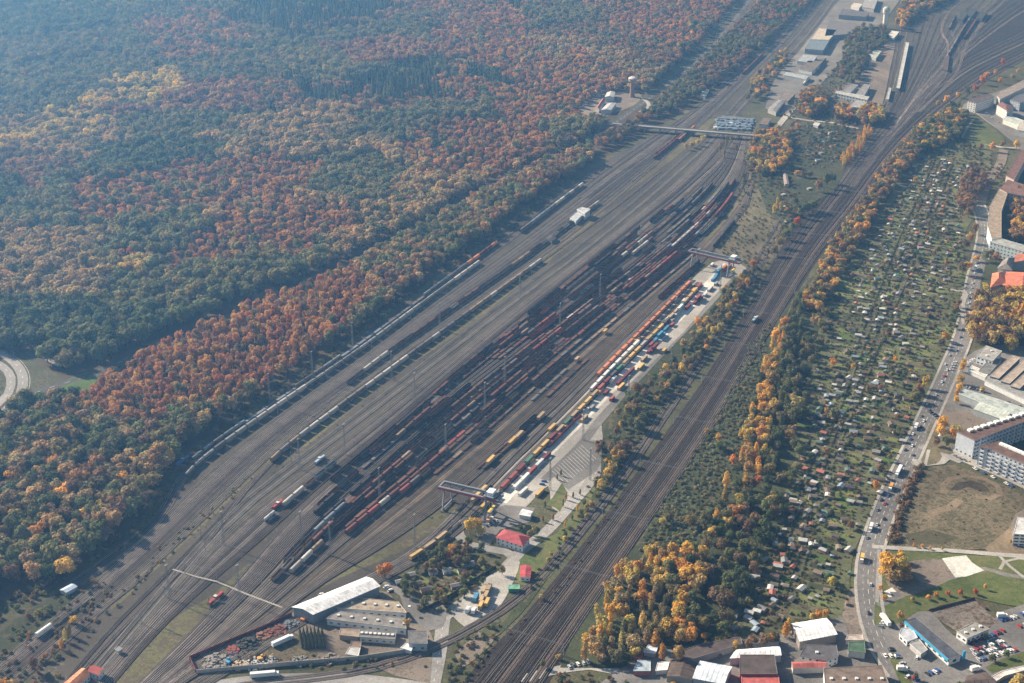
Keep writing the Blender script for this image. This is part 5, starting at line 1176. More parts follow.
train(T_C[5], 508, 490, ['covered'], ['pale'], 'in the short train left of the sidings'); train(T_C[5], 489, 462, ['flat', 'open', 'covered'], ['grey', 'slate', 'tan'], 'in the short train left of the sidings')
SEG = [  # D1: track index, near picture row, far picture row
    (0, 483, 424), (0, 424, 318), (0, 316, 215), (1, 470, 400), (1, 396, 330), (1, 322, 205), (2, 458, 418), (2, 380, 300), (2, 290, 200), (3, 508, 470), (3, 440, 395), (3, 360, 330), (3, 300, 190), (4, 516, 500), (4, 430, 405), (4, 360, 240), (4, 225, 185), (5, 420, 385), (5, 340, 215)]
for q, (i, a_, b_) in enumerate(SEG):
    train(T_D1[i], a_, b_, ['open', 'open', 'covered', 'flat'], dk if i < 2 and random.random() < .8 else dkp, 'on track %s of the inner sidings' % ['one', 'two', 'three', 'four', 'five', 'six'][i], gap_p=.12)
SEG2 = [(0, 562, 500), (0, 497, 330), (0, 320, 190), (1, 566, 445), (1, 420, 205), (2, 583, 520), (2, 505, 330), (2, 318, 185), (3, 545, 455), (3, 440, 215), (4, 540, 470), (4, 450, 345), (4, 335, 180), (5, 575, 545), (5, 520, 410), (5, 400, 200), (6, 520, 450), (6, 425, 215), (7, 532, 490), (7, 470, 300), (7, 290, 195), (8, 500, 380), (8, 350, 250), (8, 240, 205), (9, 496, 468), (9, 430, 330), (9, 300, 215)]
for i, a_, b_ in SEG2:
    train(T_D2[i], a_, b_, ['open', 'open', 'covered', 'flat', 'covered'], random.choice([dkp, dk, dkp + ['red', 'darkred'], dkp + ['tan', 'tan']]), 'on track %s of the outer sidings' % ['one', 'two', 'three', 'four', 'five', 'six', 'seven', 'eight', 'nine', 'ten'][i], gap_p=.10)
train(T_D2[8], 536, 500, ['covered'], ['darkred', 'pale', 'red'], 'in the short near red and white train')
train(T_E[0], 500, 250, ['flat', 'flat', 'open', 'skel'], ['brown', 'brown', 'grey', 'tan'], 'on the long rusty row beside the sidings', gap_p=.25)
train(T_E[2], 402, 368, ['flat', 'open'], ['brown', 'grey'], 'in the short row beside the rusty row')
train(T_D1[3], 470, 440, ['flat'], ['grey'], 'on track four of the inner sidings')
train(T_E[6], 470, 433, ['skel'], ['brown', 'grey'], 'in the container train left of the crane')
train(T_E[6], 432, 415, ['open'], ['dark', 'grey'], 'in the container train left of the crane')
train(T_E[7], 470, 425, ['skel'], ['brown'], 'in the outer container train by the crane')
train(T_E[4], 398, 360, ['open', 'flat'], ['brown', 'dark'], 'in the short train right of the sidings')
train(T_E[6], 300, 262, ['open', 'covered'], ['darkred', 'dark'], 'in the dark train behind the far crane')
train(T_E[7], 248, 225, ['covered'], ['red', 'dark'], 'in the short train beyond the far crane')
train(T_F[2], 560, 528, ['skel'], ['dark'], 'in the train beside the gardens')
train(T_F[0], 512, 490, ['skel'], ['dark'], 'under the near crane')
train(T_arr[6], 160, 132, ['covered', 'open'], ['darkred', 'brown', 'darkred'], 'in the red train below the road bridge')
train(T_arr[5], 155, 138, ['covered', 'open'], ['darkred', 'brown'], 'in the second red train below the road bridge')
train(T_arr[7], 142, 128, ['covered'], ['tan', 'orange'], 'in the short train under the road bridge')
train(T_arr[2], 75, 55, ['covered'], ['red', 'darkred'], 'in the red train beyond the road bridge')
def loco_line(pts): return smooth(PL(pts), 10)
for pts, ks, cs, w in ((([(33,642),(62,621),(82,606)]), ['covered', 'flat', 'flat', 'skel'], ['white', 'dark', 'dark', 'grey'], 'in the short train near the bottom left corner'),):
    pl = loco_line(pts); L = lengths(pl)
    for i, (k, c) in enumerate(zip(ks, cs)):
        p, a_ = at_len(pl, L, 10 + i * 14.5); WAG.append((p.x, p.y, a_, k, c, w))
for l_, y0, y1, cs, w in ((T_G[8], 14, 3, ['pale', 'slate'], 'a'), (T_G[7], 30, 5, ['grey', 'dark'], 'b'), (T_G[9], 60, 20, ['brown', 'slate', 'grey'], 'c'), (T_G[10], 40, 5, ['darkred', 'dark'], 'd')):
    train(l_, y0, y1, ['covered'], cs, 'in the distant depot')
pl = loco_line([(803,86),(812,76),(824,62),(834,50)]); L = lengths(pl); railway(pl)
for i in range(12):
    if i in (3, 4, 8): continue
    p, a_ = at_len(pl, L, 8 + i * 15); WAG.append((p.x, p.y, a_, 'covered', 'white' if i < 8 else 'grey', 'in the white train beside the industrial sheds'))
def rail_z(): return 0.47
def wsize(w): 
    px, py = proj(w[0], w[1]); v = 1 if (0 < px < 1024 and 0 < py < 683) else 0
    return v / math.hypot(w[0], w[1], CAM_H)
order = sorted(range(len(WAG)), key=lambda i: -wsize(WAG[i]))
near = set(order[:296])
pts = []
cnt = {}
for i, w in enumerate(WAG):
    if wsize(w) == 0: continue
    j = random.uniform(.75, 1.25); c = tuple(v * j for v in WC[w[4]])
    if i in near:
        o = thing('goods_wagon', (w[0], w[1], rail_z()), w[2], '%s %s %s' % (WN[w[4]], KW[w[3]], w[5]), 'goods wagon', 'wagons ' + w[5])
        obj('body', WBODY[w[3]], o, col=c); obj('underframe', UND, o)
        obj('bogie', BOG, o, (-WL / 2 + 2.6, 0, 0)); obj('bogie', BOG, o, (WL / 2 - 2.6, 0, 0))
    else: pts.append((w[0], w[1], rail_z(), w[2], 1, 1, 1, WK.index(w[3]), c))
scatter('distant_goods_wagons', pts, WMASS, 'hundreds of goods wagons filling the far half of the sidings', 'goods wagons')
print('WAGONS', len(WAG), 'mass', len(pts))

# locomotives
def loco(px, py, rz, body, label, L=13):
    p = P(px, py); o = thing('shunting_locomotive', (p.x, p.y, rail_z()), rz, label, 'locomotive')
    mb = MB(); mb.box(-L / 2, L / 2, -1.4, 1.4, .95, 1.4, 0); obj('chassis', mb.mesh('chassis', [M_under]), o)
    mb = MB(); mb.box(-L / 2 + .4, -1.4, -1.05, 1.05, 1.41, 3.0, 0); mb.box(1.4, L / 2 - .4, -1.05, 1.05, 1.41, 2.9, 0); obj('bonnet', mb.mesh('bonnet', [M_body]), o, col=body)
    mb = MB(); mb.prism([(-1.39, -1.4), (1.39, -1.4), (1.39, 1.4), (-1.39, 1.4)], 1.41, 3.9, 0, 1, top=[(-1.2, -1.3), (1.2, -1.3), (1.2, 1.3), (-1.2, 1.3)]); obj('cab', mb.mesh('cab', [M_body, cm((.5, .5, .5), 'roof')]), o, col=body)
    obj('bogie', BOG, o, (-L / 2 + 2.4, 0, 0)); obj('bogie', BOG, o, (L / 2 - 2.4, 0, 0))
YD = R(64.5)
loco(216, 601, YD, (.34, .06, .06), 'red shunting locomotive standing alone on the near sidings', 16)
loco(278, 507, YD, (.32, .05, .05), 'dark red shunting locomotive behind the grey tank wagon')
p = P(270, 519); WAGX = thing('goods_wagon', (p.x, p.y, rail_z()), YD, 'pale grey tank wagon standing alone beside the dark red locomotive', 'goods wagon'); obj('body', WBODY['tank'], WAGX, col=(.45, .46, .46)); obj('underframe', UND, WAGX); obj('bogie', BOG, WAGX, (-4.4, 0, 0)); obj('bogie', BOG, WAGX, (4.4, 0, 0))
loco(183, 463, YD, (.12, .16, .40), 'blue locomotive at the near end of the forest edge train', 17)
loco(755, 321, R(61), (.30, .40, .5), 'lone engine on the main line beside the tree row', 14)
loco(320, 462, YD, (.30, .38, .50), 'pale blue engine at the near left corner of the sidings', 14)

# ------------------------------------------------------------------ containers
M_cont = tinted('container_paint', False, .55, .12, .4, (.12, .09, .07), .2)
def cont_mesh(L):
    mb = MB(); mb.box(-L / 2, L / 2, -1.24, 1.24, 0, 2.7, 0)
    n = int(L / .6)
    for i in range(n):
        x = -L / 2 + .3 + i * (L - .6) / (n - 1)
        mb.box(x - .1, x + .1, -1.28, -1.241, .1, 2.6, 0); mb.box(x - .1, x + .1, 1.241, 1.28, .1, 2.6, 0)
    return mb.mesh('container_box', [M_cont])
def door_mesh():
    mb = MB(); mb.box(0, .05, -1.2, -.02, .08, 2.6, 0); mb.box(0, .05, .02, 1.2, .08, 2.6, 0)
    for y in (-.9, -.4, .4, .9): mb.bar((.07, y, .1), (.07, y, 2.55), .03, 0)
    return mb.mesh('door', [M_cont])
CMESH = {7: cont_mesh(7.4), 12: cont_mesh(12.2)}; CDOOR = door_mesh()
CC = {'yellow': (.55, .37, .14), 'tan': (.40, .30, .19), 'red': (.32, .09, .085), 'darkred': (.19, .055, .055), 'green': (.07, .17, .12), 'orange': (.52, .20, .10), 'white': (.62, .63, .63), 'blue': (.08, .25, .42), 'grey': (.32, .33, .34), 'dark': (.10, .09, .09)}
def container(x, y, z, rz, c, where, L=12):
    j = random.uniform(.85, 1.12)
    o = thing('freight_container', (x, y, z), rz, '%s freight container %s' % ({'darkred': 'dark red', 'grey': 'grey', 'dark': 'blackish'}.get(c, c), where), 'container', 'containers ' + where)
    col = tuple(min(.85, v * j) for v in CC[c]); obj('container_box', CMESH[L], o, col=col); obj('door', CDOOR, o, (CMESH[L].vertices[1].co.x if False else L / 2 + (.2 if L == 7 else .1) , 0, 0), col=col)
def crow(pts, cols, where, L=12, z=1.67, pitch=None, wagons=True):
    """containers on flat wagons along a line of ground points"""
    pl = smooth(PL(pts), 8); Lg = lengths(pl); pitch = pitch or (14.5 if L == 12 else 8.6); s = pitch / 2; i = 0
    while s < Lg[-1]:
        p, a_ = at_len(pl, Lg, s); c = cols[i] if i < len(cols) else random.choice(cols)
        if c:
            container(p.x, p.y, z, a_, c, where, L)
        if wagons and (L == 12 or i % 2 == 0):
            q, b_ = (p, a_) if L == 12 else at_len(pl, Lg, s + pitch / 2)
            o = thing('container_wagon', (q.x, q.y, rail_z()), b_, 'low flat wagon %s' % where.replace('on the', 'of the', 1), 'container wagon', 'flat wagons ' + where)
            obj('body', WBODY['skel'], o, col=(.07, .06, .055)); obj('bogie', BOG, o, (-4.4, 0, 0)); obj('bogie', BOG, o, (4.4, 0, 0))
        s += pitch; i += 1
def along(pl, y0, y1, n=12):
    L = lengths(pl); a_, b_ = y_at(pl, y0, L), y_at(pl, y1, L); return [at_len(pl, L, a_ + (b_ - a_) * i / n)[0] for i in range(n + 1)]
_PL = PL
def crowt(track, y0, y1, cols, where, **k):
    global PL
    PL = lambda p, z=0: p
    crow(along(track, y0, y1), cols, where, **k)
    PL = _PL
crowt(T_F[1], 378, 284, ['orange'] * 30, 'on the long orange train', L=12)
crowt(T_F[2], 393, 345, ['white'] * 20, 'on the white train beside the orange train', L=12)
crowt(T_F[3], 492, 278, ['red', 'red', 'darkred', 'green', 'yellow', 'yellow', 'darkred', 'tan', 'green', 'tan', 'yellow', 'yellow', 'tan', 'red', 'darkred', 'dark', 'green', 'tan', 'yellow', 'yellow', 'grey', 'tan', 'yellow', 'yellow', 'dark', 'tan', 'tan', 'green', 'tan', 'tan', 'yellow', 'red', 'darkred'], 'on the long mixed train beside the pads', L=12)
crowt(T_F[1], 505, 488, ['tan', 'yellow', 'yellow'], 'on the wagons under the near crane', L=7)
crowt(T_F[3], 512, 496, ['yellow', 'tan', 'yellow'], 'on the wagons beside the crane foot', L=7)
crowt(T_F[2], 562, 538, ['yellow', 'tan', 'tan'], 'on the wagons beside the gardens', L=12)
for (x, y, c) in ((505, 438, 'tan'), (499, 444, 'yellow'), (476, 463, 'yellow'), (515, 419, 'tan')):
    p = min((q for t_ in (T_E[7],) for q in along(t_, y + 3, y - 3, 6)), key=lambda q: abs(proj(q.x, q.y)[1] - y)); container(p.x, p.y, 1.67, YD, c, 'on the wagons left of the near crane', 12)
for x, y, c in ((605, 334, 'yellow'), (577, 362, 'tan')):
    p = P(x, y); container(p.x, p.y, 1.67, YD, c, 'standing among the running lines', 7)
# containers set down on the pads of the terminal
lane = R(63.5)
for x, y, c, L in ((503,489,'yellow',7),(531,462,'tan',7),(566,428,'yellow',12),(574,417,'yellow',12),(552,429,'yellow',12),(600,393,'yellow',12),(613,381,'white',12),(625,365,'white',12),(636,342,'yellow',12),(607,374,'tan',7),
    (540,494,'yellow',12),(584,420,'tan',12),(621,388,'yellow',12),(641,368,'yellow',12),(606,394,'darkred',7),(612,400,'red',7),(592,409,'grey',7)):
    p = P(x, y); container(p.x, p.y, .15, lane, c, 'set down beside the bright lorry lane', L)
for pts, cols, w in (([(548,448),(575,421),(583,413)], ['darkred', 'red', 'darkred', 'darkred', 'darkred', 'tan', 'tan', 'yellow'], 'in the row right of the bright lane'),
    ([(514,490),(534,470),(548,456)], ['white', 'white', 'red', 'white', 'darkred', 'darkred', 'white'], 'in the near row at the bright lane'),
    ([(617,386),(636,367)], ['darkred'] * 5, 'in the dark red row beside the lane'),
    ([(519,497),(530,487)], ['white', 'green', 'white'], 'in the pale row beside the near crane')):
    crow(pts, cols, w, L=12, z=.15, pitch=12.7, wagons=False)
for x, y, c, L, zz in ((652,345,'red',12,.15),(655,342,'blue',12,.15),(660,338,'blue',12,2.86),(662,337,'blue',12,.15),(666,330,'blue',12,.15),(650,352,'darkred',12,.15),(655,350,'darkred',12,2.86),(653,351,'darkred',12,.15),(648,340,'orange',7,.15),(645,345,'red',7,.15),(672,322,'grey',7,.15),(668,320,'white',12,.15),(677,315,'white',12,.15),(680,311,'white',12,2.86),(681,310,'white',12,.15),(688,308,'darkred',12,.15),(684,302,'white',7,.15),(672,326,'red',7,.15),
    (700,300,'darkred',12,.15),(696,303,'darkred',12,.15),(698,301,'red',12,2.86),(705,296,'white',7,.15),(710,290,'white',12,.15),(714,280,'blue',12,.15),(717,276,'blue',12,.15),(719,274,'blue',12,2.86),(722,272,'orange',12,.15),(726,270,'orange',12,.15),(724,271,'orange',12,2.86),(729,268,'red',12,.15),(716,285,'grey',7,.15),(712,266,'white',7,.15),(664,352,'yellow',7,.15),(644,360,'tan',12,.15),(675,300,'white',7,.15)):
    p = P(x, y); container(p.x, p.y, zz, lane, c, 'stacked at the far half of the terminal', L)
for x, y, c in ((482,602,'tan'),(486,598,'tan'),(481,608,'yellow'),(487,605,'yellow'),(484,593,'tan'),(489,591,'tan'),(476,600,'blue')):
    p = P(x, y); container(p.x, p.y, 1.2, R(75), c, 'on a trailer in the lorry yard', 7)
    mb = MB(); mb.box(-3.8, 3.8, -1.2, 1.2, .9, 1.19, 0)
    for xx in (-2.6, -1.3): mb.box(xx - .45, xx + .45, -1.2, 1.2, 0, .89, 0)
    thing('lorry_trailer', (p.x, p.y, 0), R(75), 'low trailer under the %s container in the lorry yard' % c, 'trailer', 'trailers in the lorry yard', mb.mesh('lorry_trailer', [M_under]))

# ------------------------------------------------------------------ gantry cranes
def crane(a, b, label, H=19.0, along_len=17.0):
    A, B = P(*a, H), P(*b, H); d = B - A; L = d.length; rz = math.atan2(d.y, d.x)
    o = thing('gantry_crane', (A.x, A.y, 0), rz, label, 'crane')
    steel, red = cm((.20, .22, .26), 'steel'), cm((.26, .07, .09), 'steel')
    g = along_len / 2
    mb = MB(); mb.box(0, L, -.7, .7, H - 2.2, H - .3, 0); me = mb.mesh('girder', [steel])
    obj('girder', me, o, (0, -g * .55, 0)); obj('girder', me, o, (0, g * .55, 0))
    mb = MB(); mb.box(0, L, -.12, .12, H - 2.3, H - .6, 0); obj('walkway', mb.mesh('walkway', [red]), o, (0, -g * .55 - 1.1, 0))
    mb = MB(); mb.box(-.6, .6, -g * .55 + .91, g * .55 - .91, H - 1.9, H - .2, 0); me = mb.mesh('cross_beam', [steel])
    for x in (.7, L - .7): obj('cross_beam', me, o, (x, 0, 0))
    for x in (L * .10, L * .80):
        for s in (-1, 1):
            mb = MB(); mb.bar((x, s * g * .55, H - 2.21), (x, s * g, 1.0), .7, 0); obj('leg', mb.mesh('leg', [steel]), o)
            for s2 in (-1.4, 1.4):
                mb = MB(); mb.box(-.9, .9, -.4, .4, 0.0, .99, 0); obj('bogie', mb.mesh('bogie', [cm((.12, .12, .13), 'steel')]), o, (x, s * g + s2, 0))
        mb = MB(); mb.box(x - .45, x + .45, -g, g, 1.0, 2.0, 0); obj('sill_beam', mb.mesh('sill_beam', [steel]), o)
    x = L * .84
    mb = MB(); mb.box(x - 4, x + 4, -5.5, 5.5, H + .02, H + 1.0, 0); mb.box(x - 2.6, x + 2.6, -3.4, 3.4, H + 1.01, H + 3.6, 1); obj('trolley', mb.mesh('trolley', [steel, cm((.72, .76, .8), 'steel')]), o)
    mb = MB(); mb.box(x - 5.6, x - 3.2, -1.2, 1.2, H - 6, H - 3.2, 0); mb.bar((x - 4.4, 0, H - 3.2), (x - 4.4, 0, H), .3, 0); obj('cab', mb.mesh('cab', [cm((.45, .55, .62), 'steel')]), o)
    mb = MB(); mb.box(x - 1, x + 1, -6, 6, 6.5, 7.2, 0)
    for yy in (-3, 3): mb.bar((x, yy, 7.2), (x, yy, H), .08, 0)
    obj('spreader', mb.mesh('spreader', [cm((.6, .45, .1), 'steel')]), o)
crane((441, 483), (501, 497), 'near grey gantry crane with a red walkway spanning the terminal tracks', along_len=16)
crane((690, 249), (742, 261), 'far grey gantry crane spanning the end of the terminal', along_len=16)

# ------------------------------------------------------------------ masts
Mmast = cm((.22, .23, .24), 'steel')
def light_mast_mesh(H=28):
    mb = MB(); n = 8
    for sx, sy in ((-1, -1), (1, -1), (1, 1), (-1, 1)): mb.bar((sx * .75, sy * .75, 0), (sx * .28, sy * .28, H), .1, 0)
    for i in range(n):
        z0, z1 = H * i / n, H * (i + 1) / n; w0, w1 = .75 - .47 * i / n, .75 - .47 * (i + 1) / n
        for k, (a_, b_) in enumerate((((-1, -1), (1, -1)), ((1, -1), (1, 1)), ((1, 1), (-1, 1)), ((-1, 1), (-1, -1)))):
            mb.bar((a_[0] * w0, a_[1] * w0, z0), (b_[0] * w1, b_[1] * w1, z1), .06, 0)
    return mb.mesh('lattice_mast', [Mmast])
LMAST = light_mast_mesh()
mb = MB(); mb.box(-1.2, 1.2, -.4, .4, 27.9, 28.1, 0)
for i in range(4): mb.box(-1.1 + i * .62, -.75 + i * .62, -.7, -.41, 28.11, 28.45, 1)
LHEAD = mb.mesh('lamp_head', [Mmast, cm((.42, .43, .45), 'lampglass')])
for px, py in ((353,350),(313,380),(270,403),(446,455),(331,556),(302,545),(485,412),(415,402),(415,548),(392,380),(440,330),(583,440),(671,374),(550,490),(720,290),(300,470),(224,545),(170,600),(560,330),(600,300),(520,300),(640,250),(505,385),(345,455),(380,500),(240,600),(628,405),(486,520),(590,480)):
    p = P(px, py); o = thing('light_mast', (p.x, p.y, 0), YD, 'tall lattice floodlight mast in the railway yard', 'light mast', 'floodlight masts over the yard')
    obj('mast', LMAST, o); obj('lamp_head', LHEAD, o)
# catenary: single masts with brackets and portals over several tracks
def pole_mesh():
    mb = MB(); mb.bar((0, 0, 0), (0, 0, 8.5), .16, 0, 6); mb.bar((0, 0, 7), (0, -3.2, 7.4), .06, 0); mb.bar((0, 0, 6), (0, -3.0, 6.9), .05, 0); return mb.mesh('catenary_mast', [Mmast])
PM = pole_mesh()
def poles(pl, off, step, y0, y1, where):
    L = lengths(pl); s = y_at(pl, y0, L); e = y_at(pl, y1, L)
    while s < e:
        p, a_ = at_len(pl, L, s); q = p + Vector((-math.sin(a_), math.cos(a_), 0)) * off
        thing('catenary_mast', (q.x, q.y, 0), a_ + (math.pi if off < 0 else 0), 'slim steel catenary mast %s' % where, 'catenary mast', 'catenary masts ' + where, PM); s += step
poles(T_main[0], 3.2, 62, 640, 150, 'beside the pale main track'); poles(T_arr[0], 3.2, 75, 610, 240, 'beside the arrival tracks')
poles(T_M[8], -3.4, 55, 660, 150, 'right of the main line')
def portal(a, b, label):
    A, B = P(*a), P(*b); d = B - A; L = d.length; o = thing('catenary_portal', (A.x, A.y, 0), math.atan2(d.y, d.x), label, 'catenary portal', 'catenary portals')
    mb = MB(); mb.bar((0, 0, 0), (0, 0, 9.5), .25, 0, 6); me = mb.mesh('post', [Mmast]); obj('post', me, o); obj('post', me, o, (L, 0, 0))
    mb = MB()
    for z in (7.6, 8.6): mb.bar((.26, 0, z), (L - .26, 0, z), .1, 0)
    n = int(L / 1.6)
    for i in range(n): x0, x1 = .3 + (L - .6) * i / n, .3 + (L - .6) * (i + 1) / n; mb.bar((x0, 0, 7.6 if i % 2 else 8.6), (x1, 0, 8.6 if i % 2 else 7.6), .06, 0)
    obj('truss', mb.mesh('truss', [Mmast]), o)
def cross(pls, i0, i1, py, label):
    a_, b_ = pls[i0], pls[i1]; La, Lb = lengths(a_), lengths(b_)
    pa, aa = at_len(a_, La, y_at(a_, py, La)); n = Vector((math.sin(aa), -math.cos(aa), 0))
    w = min(((q - pa).length for q in [at_len(b_, Lb, Lb[-1] * k / 200)[0] for k in range(201)])) + 3.0
    A = pa - n * 3.2; B = pa + n * w
    x = proj(A.x, A.y); y = proj(B.x, B.y); portal(x, y, label)
for k, py in enumerate((640, 575, 520, 470, 425, 385, 350, 318, 290, 262, 238, 215, 194)): cross(T_M, 0, 8, py, 'steel catenary portal spanning the main line')
for k, py in enumerate((625, 598, 575, 552)): cross(T_C, 0, 7, py, 'steel catenary portal over the near yard throat')
for k, py in enumerate((600, 570)): cross(T_D1, 0, 5, py + 10, 'steel catenary portal over the siding throat')

# ------------------------------------------------------------------ road vehicles
M_car = tinted('car_paint', False, .3, .05, .5, (.2, .2, .2), .0)
M_tyre = flat('tyre', (.03, .03, .03), .8)
def car_meshes():
    mb = MB(); mb.prism([(-2.1, -.86), (2.15, -.82), (2.15, .82), (-2.1, .86)], .28, .62, 0, None, [(-2.15, -.88), (2.2, -.84), (2.2, .84), (-2.15, .88)], True)
    mb.prism([(-2.15, -.88), (2.2, -.84), (2.2, .84), (-2.15, .88)], .62, .92, 0, None, [(-2.05, -.82), (2.05, -.76), (2.05, .76), (-2.05, .82)])
    mb.prism([(-1.2, -.66), (.55, -.66), (.55, .66), (-1.2, .66)], 1.425, 1.46, 0)
    body = mb.mesh('body', [M_car])
    mb = MB(); mb.prism([(-1.85, -.78), (1.15, -.78), (1.15, .78), (-1.85, .78)], .925, 1.424, 0, None, [(-1.3, -.66), (.6, -.66), (.6, .66), (-1.3, .66)]); win = mb.mesh('windows', [M_glass])
    mb = MB(); k = 0; n = 12
    for y in (-.1, .1):
        for i in range(n): a_ = 2 * math.pi * i / n; mb.v.append((.32 * math.cos(a_), y, .32 * math.sin(a_)))
    for i in range(n): j = (i + 1) % n; mb.f.append((i, j, n + j, n + i)); mb.m.append(0)
    mb.f.append(tuple(range(n))); mb.f.append(tuple(range(n, 2 * n))); mb.m += [0, 0]
    return body, win, mb.mesh('wheel', [M_tyre])
CB, CW, CWH = car_meshes()
CARC = {'white': (.72, .72, .72), 'silver': (.45, .46, .48), 'black': (.03, .03, .035), 'red': (.40, .03, .03), 'blue': (.05, .10, .30), 'grey': (.16, .17, .18), 'green': (.04, .13, .09)}
CARW = ['white', 'silver', 'black', 'grey', 'blue', 'red', 'white', 'silver', 'black', 'white']
def car(x, y, rz, where, c=None, parts=True, z=0.12):
    c = c or random.choice(CARW)
    o = thing('parked_car' if 'parked' in where else 'car', (x, y, z), rz, '%s car %s' % (c, where), 'car', 'cars ' + where)
    obj('body', CB, o, col=CARC[c]); obj('windows', CW, o)
    for wx in (-1.35, 1.4):
        for wy in (-.8, .8): obj('wheel', CWH, o, (wx, wy, .32))
def truck(x, y, rz, c, label, L=12.5, cab=(.7, .7, .7), z=0.12):
    o = thing('lorry', (x, y, z), rz, label, 'lorry')
    mb = MB(); mb.box(-L / 2, L / 2 - 2.6, -1.25, 1.25, 1.1, 3.9, 0); obj('cargo_box', mb.mesh('cargo_box', [M_car]), o, col=c)
    mb = MB(); mb.prism([(L / 2 - 2.4, -1.2), (L / 2, -1.2), (L / 2, 1.2), (L / 2 - 2.4, 1.2)], .5, 3.0, 0, None, [(L / 2 - 2.4, -1.15), (L / 2 - .35, -1.15), (L / 2 - .35, 1.15), (L / 2 - 2.4, 1.15)], True); obj('cab', mb.mesh('cab', [M_car]), o, col=cab)
    mb = MB(); mb.box(-L / 2 + .2, L / 2 - .3, -.5, .5, .6, 1.09, 0); obj('chassis', mb.mesh('chassis', [M_under]), o)
    for wx in (-L / 2 + 1.2, -L / 2 + 2.6, L / 2 - 1.4):
        for wy in (-1.05, 1.05):
            w = obj('wheel', CWH, o, (wx, wy, .5)); w.scale = (1.55, 1.5, 1.55)
RL = lengths(RPL)
def on_road(py, off, n=1, c=None):
    p, a_ = at_len(RPL, RL, y_at(RPL, py, RL)); q = p + Vector((-math.sin(a_), math.cos(a_), 0)) * off; return q.x, q.y, a_ + (math.pi if off > 0 else 0)
for py, off, c in ((656,1.7,'white'),(657,-1.8,'white'),(540,5.2,'grey'),(533,5.2,'white'),(526,1.7,'silver'),(519,-1.8,'black'),(512,5.2,'grey'),(505,1.7,'red'),(502,5.2,'black'),(497,1.7,'blue'),(452,5.2,'black'),(447,1.7,'white'),(455,-1.8,'grey'),(441,5.2,'blue'),(436,5.2,'white'),(428,1.7,'black'),(422,1.7,'white'),(418,5.2,'grey'),(411,1.7,'grey'),(405,5.2,'white'),(396,1.7,'silver'),(383,1.7,'white'),(377,1.7,'red'),(371,1.7,'white'),(366,5.2,'white'),(357,5.2,'silver'),(351,1.7,'white'),(344,5.2,'white'),(338,1.7,'blue'),(330,1.7,'blue'),(322,1.7,'white'),(316,1.7,'white'),(310,1.7,'grey'),(304,1.7,'white'),(299,1.7,'black'),(294,1.7,'white'),(289,1.7,'silver'),(284,1.7,'white'),(279,1.7,'red'),(274,1.7,'white'),(269,-1.8,'white'),(264,1.7,'blue'),(614,1.7,'black'),(585,-1.8,'silver')):
    x, y, a_ = on_road(py, off); car(x, y, a_, 'on the busy street beside the allotments', c)
for py, off, c, lb in ((562,5.0,(.66,.42,.10),'yellow lorry at the kerb beside the gardens'),(531,4.9,(.62,.64,.66),'white lorry at the kerb behind the yellow lorry'),(490,2.0,(.55,.28,.05),'orange lorry on the busy street'),(474,2.0,(.74,.74,.74),'long white lorry on the busy street'),(430,5.0,(.6,.62,.64),'white van like lorry beside the orange trees'),(270,2.0,(.5,.6,.66),'pale blue lorry at the head of the queue')):
    x, y, a_ = on_road(py, off); truck(x, y, a_, c, lb, 16 if 'long' in lb else 8.5)
def lot(a, b, n, where, jitter=.6, face=None, cols=None, miss=.1):
    A, B = P(*a), P(*b); d = (B - A); rz = math.atan2(d.y, d.x) + R(90) if face is None else face
    for i in range(n):
        if random.random() < miss: continue
        p = A + d * ((i + .5) / n) + Vector((random.uniform(-jitter, jitter), random.uniform(-jitter, jitter), 0))
        car(p.x, p.y, rz + R(random.uniform(-5, 5)), where, random.choice(cols) if cols else None, z=.15)
W1 = 'parked in the big car lot at the bottom right'
lot((972,651), (1004,642), 13, W1); lot((974,656), (1010,646), 14, W1); lot((978,661), (1016,650), 14, W1); lot((968,644), (985,639), 6, W1); lot((984,640), (1006,630), 8, W1)
lot((1000,622), (1030,612), 9, 'parked on the waste ground lot', cols=['white', 'silver', 'blue', 'white']); lot((1018,628), (1040,620), 5, 'parked on the waste ground lot')
lot((890,648), (906,670), 9, 'parked in the row beside the curved street'); lot((906,676), (922,684), 4, 'parked near the bottom edge'); lot((925,676), (940,670), 4, 'parked below the long dark hall')
lot((879,628), (885,622), 3, 'parked beside the grey kerb'); lot((914,658),(928,662),3,'parked behind the small showroom')
lot((1016,543), (1036,545), 6, 'parked in front of the white multi storey building'); lot((965,387), (985,393), 6, 'parked between the works halls'); lot((1000,400), (1020,407), 6, 'parked between the works halls'); lot((952,372), (956,362), 4, 'parked in front of the works office', cols=['white', 'white', 'silver']); lot((967,365),(974,359),4,'parked in front of the works office', cols=['white'])
lot((972,468), (1014,487), 9, 'parked along the apartment street', face=R(-62), miss=.35); lot((953,456), (966,462), 3, 'parked along the apartment street', face=R(-62), cols=['red', 'grey'])
lot((930,412), (940,420), 4, 'parked beside the gravel yard'); lot((567,668),(590,662),5,'parked in the shade of the orange grove',cols=['white','silver','grey'])
lot((505,548),(509,540),2,'parked beside the terminal office'); lot((484,527),(497,521),4,'parked in front of the terminal office',cols=['blue','white','silver']); lot((540,487),(546,480),2,'parked beside the lorry lane',cols=['blue'])
lot((1000,103),(1024,88),6,'parked along the upper apartment row',miss=0); lot((985,112),(1000,124),5,'parked along the upper right street'); lot((963,292),(966,282),2,'parked beside the red roofed villa')
lot((12,352),(14,354),1,'on the curved highway',face=R(140),cols=['blue'],miss=0); lot((118,368),(119,368),1,'on the forest road',face=YD,cols=['black'],miss=0)
lot((320,594),(333,601),4,'parked beside the gardens', cols=['silver','blue','white']); lot((384,587),(392,592),3,'parked behind the tan workshop', cols=['white','grey'])
